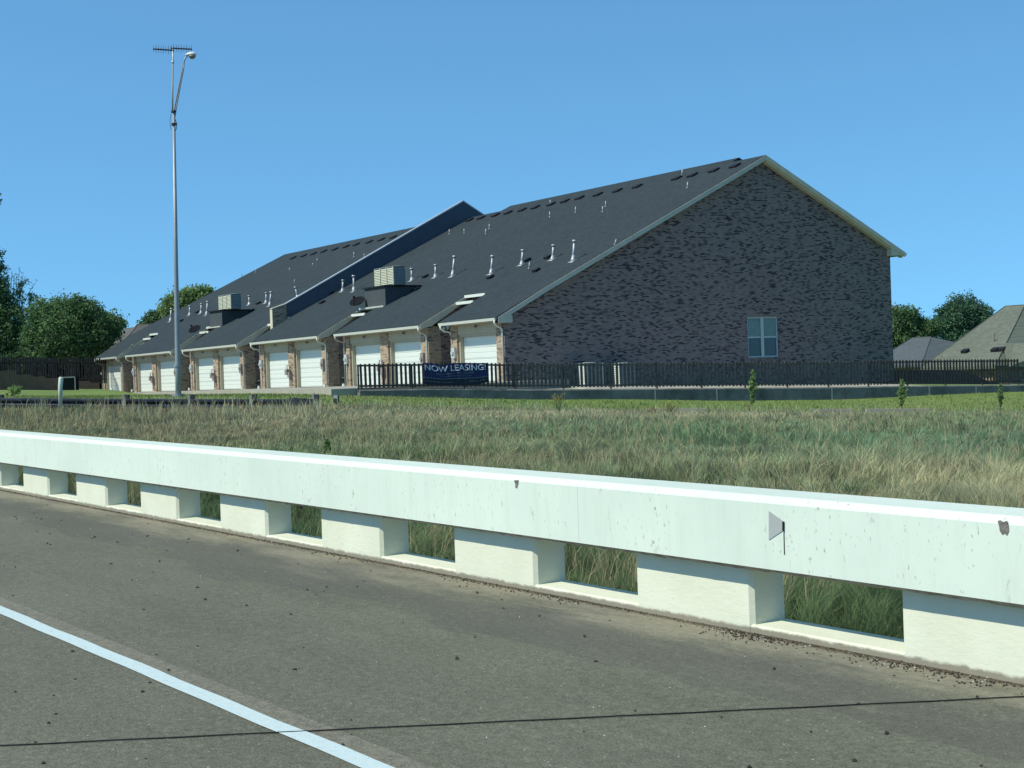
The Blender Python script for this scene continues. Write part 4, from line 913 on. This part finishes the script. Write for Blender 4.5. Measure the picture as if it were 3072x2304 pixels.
# ------------------------------------------------------------------ left: block wall, board fence
BA, BC = P(-260, 1166, 92), P(300, 1172, 114.5); bd = (BC-BA); bd[2] = 0; BL = np.linalg.norm(bd); bd = bd/BL; bn = np.array([bd[1], -bd[0], 0]); 
if np.dot(bn, FW) > 0: bn = -bn
bw = thing('block_wall', BA, 'low stepped tan block retaining wall at far left', 'wall')
steps = [(-260, 48, 1116), (48, 93, 1124), (93, 134, 1130), (134, 190, 1135), (190, 270, 1145), (270, 298, 1149)]
for x0, x1, yt in steps:
    a = onPl(x0, yt, BA, bn); b_ = onPl(x1, yt, BA, bn); zt = a[2]; a = a.copy(); b_ = b_.copy(); a[2] = b_[2] = zt
    c = (a+b_)/2; L = np.linalg.norm((b_-a)[:2]); c[2] = (zt+.4)/2; mb = MB(); mb.obox(c-bn*.2, bd*L/2*.999, bn*.2, (0, 0, (zt-.4)/2)); mb.build('wall_step', M['block_tan_shade'], bw)
of = thing('board_fence', BA-bn*1.0, 'tall board fence with deep shade painted into its boards, under the trees behind the block wall', 'fence')
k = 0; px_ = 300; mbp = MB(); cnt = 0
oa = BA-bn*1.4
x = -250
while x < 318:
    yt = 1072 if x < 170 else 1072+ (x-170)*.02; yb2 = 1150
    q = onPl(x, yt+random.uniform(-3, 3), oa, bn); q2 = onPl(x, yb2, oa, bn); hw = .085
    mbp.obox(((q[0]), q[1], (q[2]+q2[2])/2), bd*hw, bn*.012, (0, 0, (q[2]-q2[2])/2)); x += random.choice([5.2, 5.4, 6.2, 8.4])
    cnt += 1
    if cnt % 14 == 0: mbp.build('board_panel', M['wood_shade_tint'], of); mbp = MB()
mbp.build('board_panel', M['wood_shade_tint'], of)
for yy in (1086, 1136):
    a = onPl(-250, yy, oa-bn*.04, bn); b_ = onPl(318, yy+1, oa-bn*.04, bn); mb = MB(); mb.tube([a, b_], .05, 4); mb.build('rail', M['wood_shade_tint'], of)

# far dark privacy fence beyond the picket fence, right
pf_ = thing('privacy_fence', (-48.5, 72, -1), 'dark solid fence seen through the right end of the picket fence', 'fence')
pts = [(2660, 1110), (2870, 1110), (2900, 1116), (2960, 1141), (3030, 1148)]
mb = MB(); zs = []
prv = None
for i in range(len(pts)-1):
    a = P(*pts[i], 84); b_ = P(*pts[i+1], 84); mb.prism([a, b_, (b_[0], b_[1], -3), (a[0], a[1], -3)], gv*.06)
mb.build('fence_boards', M['wood_dark'], pf_)

# ------------------------------------------------------------------ neighbouring houses
def hip_house(name, E, SW, R1, R2, depthY, mat, label, wallmat, eave_th=.18, group=None):
    T = thing(name, (SW[0], SW[1], SW[2]-2.6), label, 'house', group)
    E, SW, R1, R2 = [np.array(q, float) for q in (E, SW, R1, R2)]
    NE = E+np.array([0, depthY, 0]); NW = SW+np.array([0, depthY, 0]); dn_ = np.array([0, 0, -eave_th])
    mb = MB(); mb.add([SW, E, NE, NW, R1, R2, SW+dn_, E+dn_, NE+dn_, NW+dn_], [(0, 1, 5, 4), (1, 2, 5), (2, 3, 4, 5), (3, 0, 4), (0, 6, 7, 1), (1, 7, 8, 2), (2, 8, 9, 3), (3, 9, 6, 0), (9, 8, 7, 6)])
    ro = mb.build('roof', mat, T)
    for a_, b2_ in ((SW, R1), (R1, R2), (R2, E)):
        up = np.array([0, 0, .03]); m2 = MB(); m2.tube([a_+up*.5, b2_+up*.5], .035, 5); m2.build('ridge_cap', mat, ro)
    mb = MB(); mb.box(SW[0]+.5, E[0]-.5, SW[1]+.5, NE[1]-.5, SW[2]-3.2, SW[2]-eave_th-.002); mb.build('wall', wallmat, T)
    return T, ro
# large tan-grey roof at right
E_ = P(2985, 1097, 88); SW_ = onY(2762, 1103, E_[1]); SW_[2] = E_[2]
R2_ = P(3074, 915, 98); R1_ = onY(3016, 926, R2_[1]); R1_[2] = R2_[2]
_, rr = hip_house('house', E_, SW_, R1_, R2_, 20, M['shingle_tan'], 'house with big weathered tan hipped roof at the right edge', M['brick'])
pn_ = np.cross(E_-SW_, R1_-SW_); pn_ = pn_/np.linalg.norm(pn_)
f7b = lambda u, v: (2500+u/3.858, 820+v/3.858)
for q in [(1530, 915), (1875, 900), (1958, 895)]:
    c = onPl(*f7b(*q), E_, pn_); mb = MB(); mb.obox(c+pn_*.08*np.sign(pn_[2]), (.22, 0, 0), (0, .16, .07), (0, -.02, .1)); mb.build('roof_vent', M['vent_dark'], rr)
c = onPl(*f7b(1855, 790), E_, pn_); mb = MB(); mb.tube([c, c+np.array([0, 0, .5])], .07, 8); mb.build('vent_pipe', M['copper'], rr)
# projecting wing of the same house
Ew = P(3028, 1100, 84); Tn = P(3044, 1031, 87)
E2 = P(3080, 1104, 84)
mb = MB(); mb.add([Ew, P(3190, 1100, 84), Tn+np.array([4, 0, 0]), Tn, P(3003, 1027, 94), P(3120, 1027, 94)], [(0, 1, 2, 3), (3, 2, 5, 4), (0, 3, 4)]); o = mb.build('wing_roof', M['shingle_tan'], rr.parent)
# smaller grey roof
E_ = P(2764, 1095, 128); SW_ = onY(2600, 1098, E_[1]); SW_[2] = E_[2]
R2_ = P(2793, 1011, 137); R1_ = onY(2736, 1011, R2_[1]); R1_[2] = R2_[2]
NE_ = None
_, rr = hip_house('house', E_, SW_, R1_, R2_, 16, M['shingle_grey'], 'smaller blue grey hipped roof just right of the brick gable', M['brick'])
# houses at left beyond the row
E_ = P(352, 1046, 140); SW_ = onY(245, 1056, E_[1]); SW_[2] = E_[2]
R2_ = P(408, 982, 151); R1_ = onY(270, 982, R2_[1]); R1_[2] = R2_[2]
_, rr = hip_house('house', E_, SW_, R1_, R2_, 18, M['shingle_old'], 'brown grey roofed house half hidden behind the round tree at left', M['brick'])
c = P(357, 1003, 146); mb = MB(); mb.tube([c, c+np.array([0, 0, .7])], .08, 8); mb.build('vent_pipe', M['galv'], rr)
E_ = P(470, 1040, 150); SW_ = P(345, 1046, 145); R1_ = P(411, 973, 155); R2_ = P(470, 972, 160)
_, rr = hip_house('house', E_, SW_, R1_, R2_, 14, M['shingle_old'], 'brown grey hipped roof peeping over the far end of the townhouse row', M['brick'])
mb = MB(); mb.tube([SW_, R1_], .12, 6); mb.build('hip_cap', M['trim_grey'], rr)
# sliver of tan roof behind the gable at right
E_ = P(2714, 925, 150); SW_ = P(2600, 930, 150)
T = thing('house', P(2690, 960, 150), 'sliver of tan hipped roof between brick gable and right trees', 'house')
mb = MB(); mb.add([P(2640, 950, 150), P(2722, 950, 150), P(2706, 924, 156), P(2675, 914, 156), P(2640, 908, 156), P(2640, 950, 165), P(2722, 950, 165)], [(0, 1, 2, 3, 4), (1, 6, 2), (2, 6, 5, 4, 3)]); mb.build('roof', M['shingle_tan'], T)
a = P(2640, 950, 150); b_ = P(2715, 950, 150); mb = MB(); mb.prism([a, b_, (b_[0], b_[1], -1), (a[0], a[1], -1)], gv*6); mb.build('wall', M['brick'], T)

# ------------------------------------------------------------------ trees
LEAFC = {'oak': ((.045, .10, .05), (.20, .31, .11)), 'dark': ((.03, .07, .035), (.08, .14, .06)), 'light': ((.13, .22, .08), (.30, .40, .15)), 'teal': ((.035, .09, .06), (.15, .27, .14))}
def tree(name, base, blobs, n, leaf, kind, label, seed, trunk_r=.25, cat='tree', group=None, limbs=True, airy=.0):
    """blobs: list of (centre, rx, rz) in world space; leaves scattered in clumps through each blob"""
    r = np.random.default_rng(seed); base = np.array(base, float); T = thing(name, base, label, cat, group)
    cs_ = np.array([b[0] for b in blobs], float); vol = np.array([b[1]**2*b[2] for b in blobs])**.72; vol /= vol.sum()
    lo, hi = [np.array(c) for c in LEAFC[kind]]
    Vs = []; Cs = []; cl_list = []
    for (c, rx, rz), f in zip(blobs, vol):
        c = np.array(c, float); nc = max(6, int(n*f/34)); 
        d = r.normal(size=(nc, 3)); d /= np.linalg.norm(d, axis=1, keepdims=True); rad = r.uniform(.35, 1.0, nc)**.5
        cc = c + d*rad[:, None]*np.array([rx, rx, rz])*(.92+.2*r.normal(size=(nc, 1))*.6)
        cl_list.append(cc); cr = r.uniform(.05, .15, nc)*(rx+rz)*.85 + leaf
        m_ = 34; off = r.normal(size=(nc, m_, 3)); off *= (cr[:, None, None]*.55); p = (cc[:, None]+off).reshape(-1, 3)
        sz_ = leaf; k = len(p); a = r.normal(size=(k, 3)); a /= np.linalg.norm(a, axis=1, keepdims=True); b2 = np.cross(a, r.normal(size=(k, 3))); b2 /= np.linalg.norm(b2, axis=1, keepdims=True)
        sz = leaf*r.uniform(.5, 1.25, (k, 1)); q = np.stack([p-a*sz-b2*sz*.25, p+b2*sz*.55, p+a*sz, p-b2*sz*.55], 1); Vs.append(q)
        tone = (np.repeat(r.uniform(0, 1, nc), m_)*.7 + r.uniform(0, 1, k)*.3)**1.5; Cs.append(lo+(hi-lo)*tone[:, None])
    V = np.concatenate(Vs); Cc = np.concatenate(Cs); k = len(V); V = V.reshape(-1, 3) - base
    me = bpy.data.meshes.new('crown'); me.vertices.add(4*k); me.vertices.foreach_set('co', V.ravel()); me.loops.add(4*k); me.loops.foreach_set('vertex_index', np.arange(4*k)); me.polygons.add(k); me.polygons.foreach_set('loop_start', np.arange(k)*4); me.update(calc_edges=True)
    c4 = np.ones((k, 4, 4)); c4[:, :, :3] = Cc[:, None]; at = me.color_attributes.new('Col', 'FLOAT_COLOR', 'POINT'); at.data.foreach_set('color', c4.ravel()); me.materials.append(M['leaf'])
    o = bpy.data.objects.new('crown', me); COL.objects.link(o); o.parent = T
    mb = MB(); top = cs_.mean(0); fork = base+(top-base)*.45; mb.tube([base-np.array([0, 0, .3]), base+(fork-base)*.5+r.normal(size=3)*.05, fork], [trunk_r*1.25, trunk_r, trunk_r*.8], 9)
    if limbs:
        for (c, rx, rz), cc in zip(blobs, cl_list):
            mid = (fork+np.array(c))/2+r.normal(size=3)*.2*rx*.5; mb.tube([fork, mid, c], [trunk_r*.55, trunk_r*.38, trunk_r*.16], 6)
            for q in cc[:5]: mb.tube([mid+(np.array(c)-mid)*.6, (np.array(c)+q)/2+r.normal(size=3)*.1, q], [trunk_r*.15, trunk_r*.09, trunk_r*.03], 5)
    mb.build('trunk', M['bark'], T, True)
    return T
def B(x, y, Z, rx, rz): # blob from view position and metric radii
    return (P(x, y, Z), rx, rz)
def mpp(Z, px): return px*Z/F_
def gb(x, Z): q = P(x, 1170, Z); return (q[0], q[1], float(gz(q[0], q[1])))
Z = 126
tree('broad_tree', gb(-60, Z), [B(-90, 1010, Z, 3.0, 2.6), B(0, 1040, Z, 2.0, 1.7), B(30, 960, Z, 1.8, 1.5), B(-30, 900, Z, 1.9, 2.0), B(70, 1010, Z, 1.2, 1.2), B(-110, 830, Z, 2.6, 2.2), B(-90, 700, Z, 2.1, 2.2), B(-42, 592, Z, 1.35, .75), B(-22, 800, Z, 1.0, 1.4), B(-10, 870, Z, 1.1, 1.4), B(15, 930, Z, 1.2, 1.1), B(60, 1050, Z, 1.5, 1.2), B(60, 1090, Z-2, 1.6, 1.0), B(-60, 1110, Z-2, 2.2, 1.2)], 42000, .12, 'oak', 'tall leafy tree cut by the left edge of the picture', 1, .4)
wt_ = tree('wispy_tree', gb(52, Z+2), [B(20, 905, Z+2, 1.1, 1.3), B(55, 900, Z+2, .9, 1.0), B(78, 935, Z+2, .9, .6), B(60, 860, Z+2, .8, .8), B(95, 890, Z+2, .5, .3), B(40, 1040, Z+1, 1.6, 1.6), B(100, 950, Z+2, .5, .3), B(45, 970, Z+1, 1.4, 1.0), B(30, 1000, Z+1, 1.5, 1.0)], 4200, .10, 'light', 'thin wispy tree with bare twig tips at left above the fence', 2, .14)
mb = MB(); rr_ = random.Random(5); zz = Z+2
lv = []
for (x0, y0, x1, y1) in [(30, 880, 17, 803), (32, 880, 36, 812), (40, 880, 44, 822), (52, 885, 59, 806), (55, 885, 70, 822), (62, 880, 80, 838), (75, 905, 108, 846), (78, 915, 120, 895), (80, 925, 108, 915), (76, 935, 112, 938), (25, 880, 24, 830), (48, 890, 50, 835)]:
    A, B_ = P(x0, y0, zz), P(x1, y1, zz); m_ = (A+B_)/2+UP*.12; mb.tube([A, m_, B_], [.035, .022, .008], 4)
    for q in range(7):
        f = .25+.75*q/6; c = A+(B_-A)*f+UP*.12*(1-abs(2*f-1)); d = RT*rr_.uniform(-.16, .16)+UP*rr_.uniform(-.05, .16); mb.tube([c, c+d], [.012, .004], 3); lv.append(c+d)
mb.build('twigs', M['bark'], wt_)
mb = MB()
for c in lv:
    for _ in range(3): mb.obox(c+np.array([rr_.uniform(-.07, .07) for _ in range(3)]), RT*.045, FW*.03, UP*.012)
mb.build('sparse_leaves', plain('sparse_leaf', (.10, .17, .07), .8, .3, 5), wt_)
Z = 122
tree('round_tree', gb(210, Z), [B(200, 990, Z, 3.0, 2.6), B(235, 930, Z, 1.8, 1.15), B(150, 945, Z, 1.9, 1.3), B(290, 990, Z, 2.0, 1.8), B(125, 1010, Z, 1.6, 2.0), B(255, 1035, Z, 2.0, 1.2), B(160, 1045, Z, 2.2, 1.0), B(290, 950, Z+2, .9, .5)], 46000, .12, 'oak', 'broad round green tree behind the board fence at left', 3, .35)
tree('small_tree', gb(330, 134), [B(320, 985, 134, 1.5, 1.0), B(350, 970, 134, 1.0, .5), B(300, 960, 134, 1.1, .7)], 9000, .11, 'light', 'smaller pale green tree at right shoulder of the round tree', 4, .2)
# understorey hedge mass in front of the fence foot
q = P(42, 1178, 60); tree('weed_clump', (q[0], q[1], float(gz(q[0], q[1]))), [B(42, 1171, 60, .26, .17), B(32, 1176, 60, .2, .13)], 900, .045, 'light', 'bright green weed clump at far left in front of the block wall', 44, .02, 'weed', limbs=False)
Z = 160
for j, (bl, lab) in enumerate([([B(560, 905, Z, 2.0, 1.4), B(600, 890, Z, 1.8, 1.1), B(625, 900, Z, 1.3, 1.0), B(520, 920, Z, 1.4, 1.2)], 'tree crown showing over the far roof slope right of the lamp post'),
                               ([B(475, 960, Z+4, 1.5, 1.1), B(445, 985, Z+4, 1.2, .8), B(500, 985, Z+4, 1.6, 1.3), B(510, 935, Z+4, 1.0, .9)], 'darker tree crown over the far roof just left of the lamp post')]):
    tree('broad_tree', gb(560-90*j, Z), bl, 15000, .15, 'light' if j == 0 else 'oak', lab, 10+j, .3, group='trees behind the far end of the row')
Z = 170
tree('broad_tree', gb(2885, Z), [B(2885, 930, Z, 2.1, 1.6), B(2860, 960, Z, 2.4, 1.6), B(2920, 955, Z, 2.2, 1.5), B(2950, 940, Z, 1.1, .8), B(2860, 915, Z, .7, .5), B(2825, 980, Z, 1.3, 1.2), B(2890, 1010, Z, 2.8, 1.4), B(2940, 1000, Z, 2.0, 1.3), B(2815, 935, Z, .5, .3)], 34000, .15, 'teal', 'large spreading dark tree between the two roofs at right', 20, .4)
Z = 142
tree('broad_tree', gb(2715, Z), [B(2705, 955, Z, 1.8, 1.2), B(2740, 980, Z, 1.5, 1.1), B(2690, 1000, Z, 2.0, 1.4), B(2780, 985, Z, 1.4, .9), B(2730, 1020, Z, 2.0, .8), B(2770, 1030, Z, 1.6, .7)], 24000, .13, 'oak', 'bushy tree touching the right side of the brick gable', 21, .3)
for j, x in enumerate((-150, -20, 110, 230, 330)):
    Z = 118+j*2.5; q = gb(x, Z); tree('hedge', q, [B(x-70, 1110, Z, 1.5, 1.2), B(x-20, 1100, Z, 1.6, 1.4), B(x+30, 1112, Z, 1.5, 1.2), B(x, 1140, Z, 2.2, .8), B(x+60, 1135, Z, 1.4, .8)], 7000, .15, 'dark', 'dark bushy undergrowth behind the board fence, '+['leftmost', 'second from left', 'middle', 'fourth from left', 'rightmost next to the garage'][j]+' of five clumps', 60+j, .1, 'hedge', group='undergrowth behind the board fence', limbs=False)
# saplings on the verge
def sapling(x, ytop, ybot, Z, wpx, label, seed):
    q = P(x, ybot, Z); z0 = float(gz(q[0], q[1])); h = mpp(Z, ybot-ytop); bl = []
    for k in range(9):
        f = k/8; wdt = [.16, .34, .6, .9, 1.0, .8, .6, .42, .3][k]; bl.append((P(x+(2.5 if k % 2 else -2.5)*wdt, ytop+(ybot-ytop)*(.04+.66*f), Z), mpp(Z, wpx)*wdt, mpp(Z, ybot-ytop)*.055))
    tree('sapling', (q[0], q[1], min(z0, q[2])), bl, 2200, .026, 'light', label, seed, .018, 'sapling', limbs=False, group='saplings on the verge')
sapling(2258, 1112, 1240, 45, 16, 'tallest pale leafy sapling below the gable window', 31)
sapling(2706, 1139, 1240, 45, 15, 'pale leafy sapling right of the gable before the open fence', 32)
sapling(3001, 1155, 1240, 45, 6, 'thin dark sapling near the right end of the retaining wall', 33)
sapling(982, 1322, 1385, 24, 3.5, 'small dark weed stem in the grass just above the white rail', 34)
for j, (x, y) in enumerate([(1675, 1200), (2010, 1228), (1958, 1235)]):
    q = P(x, y+18, 44); z0 = float(gz(q[0], q[1])); T = thing('flowering_weed', (q[0], q[1], z0), ['yellow flowering weed at the lawn edge, leftmost of three', 'yellow brown weed standing in the verge, rightmost of three', 'yellow brown weed beside a darker clump, middle of three'][j], 'weed', 'yellow weeds on the verge')
    mb = MB(); r = random.Random(j); mf = MB()
    for k in range(22):
        a = r.uniform(0, 6.28); l = r.uniform(.02, .22); hh = q[2]-z0+r.uniform(.12, .36); b0 = np.array([q[0], q[1], z0]); tpp = np.array([q[0]+math.cos(a)*l, q[1]+math.sin(a)*l, z0+hh]); mb.tube([b0, tpp], .004, 3)
        for _ in range(4): mf.obox(tpp+np.array([r.uniform(-.05, .05), r.uniform(-.05, .05), r.uniform(-.05, .05)]), (.012, 0, 0), (0, .012, 0), (0, 0, .009))
    mb.build('stem', plain('stem_green', (.10, .15, .05), .8, .2, 5), T); tag(mf.build('flower_heads', plain('flower_yellow', (.26, .22, .06), .7, .2, 5), T), kind='stuff')
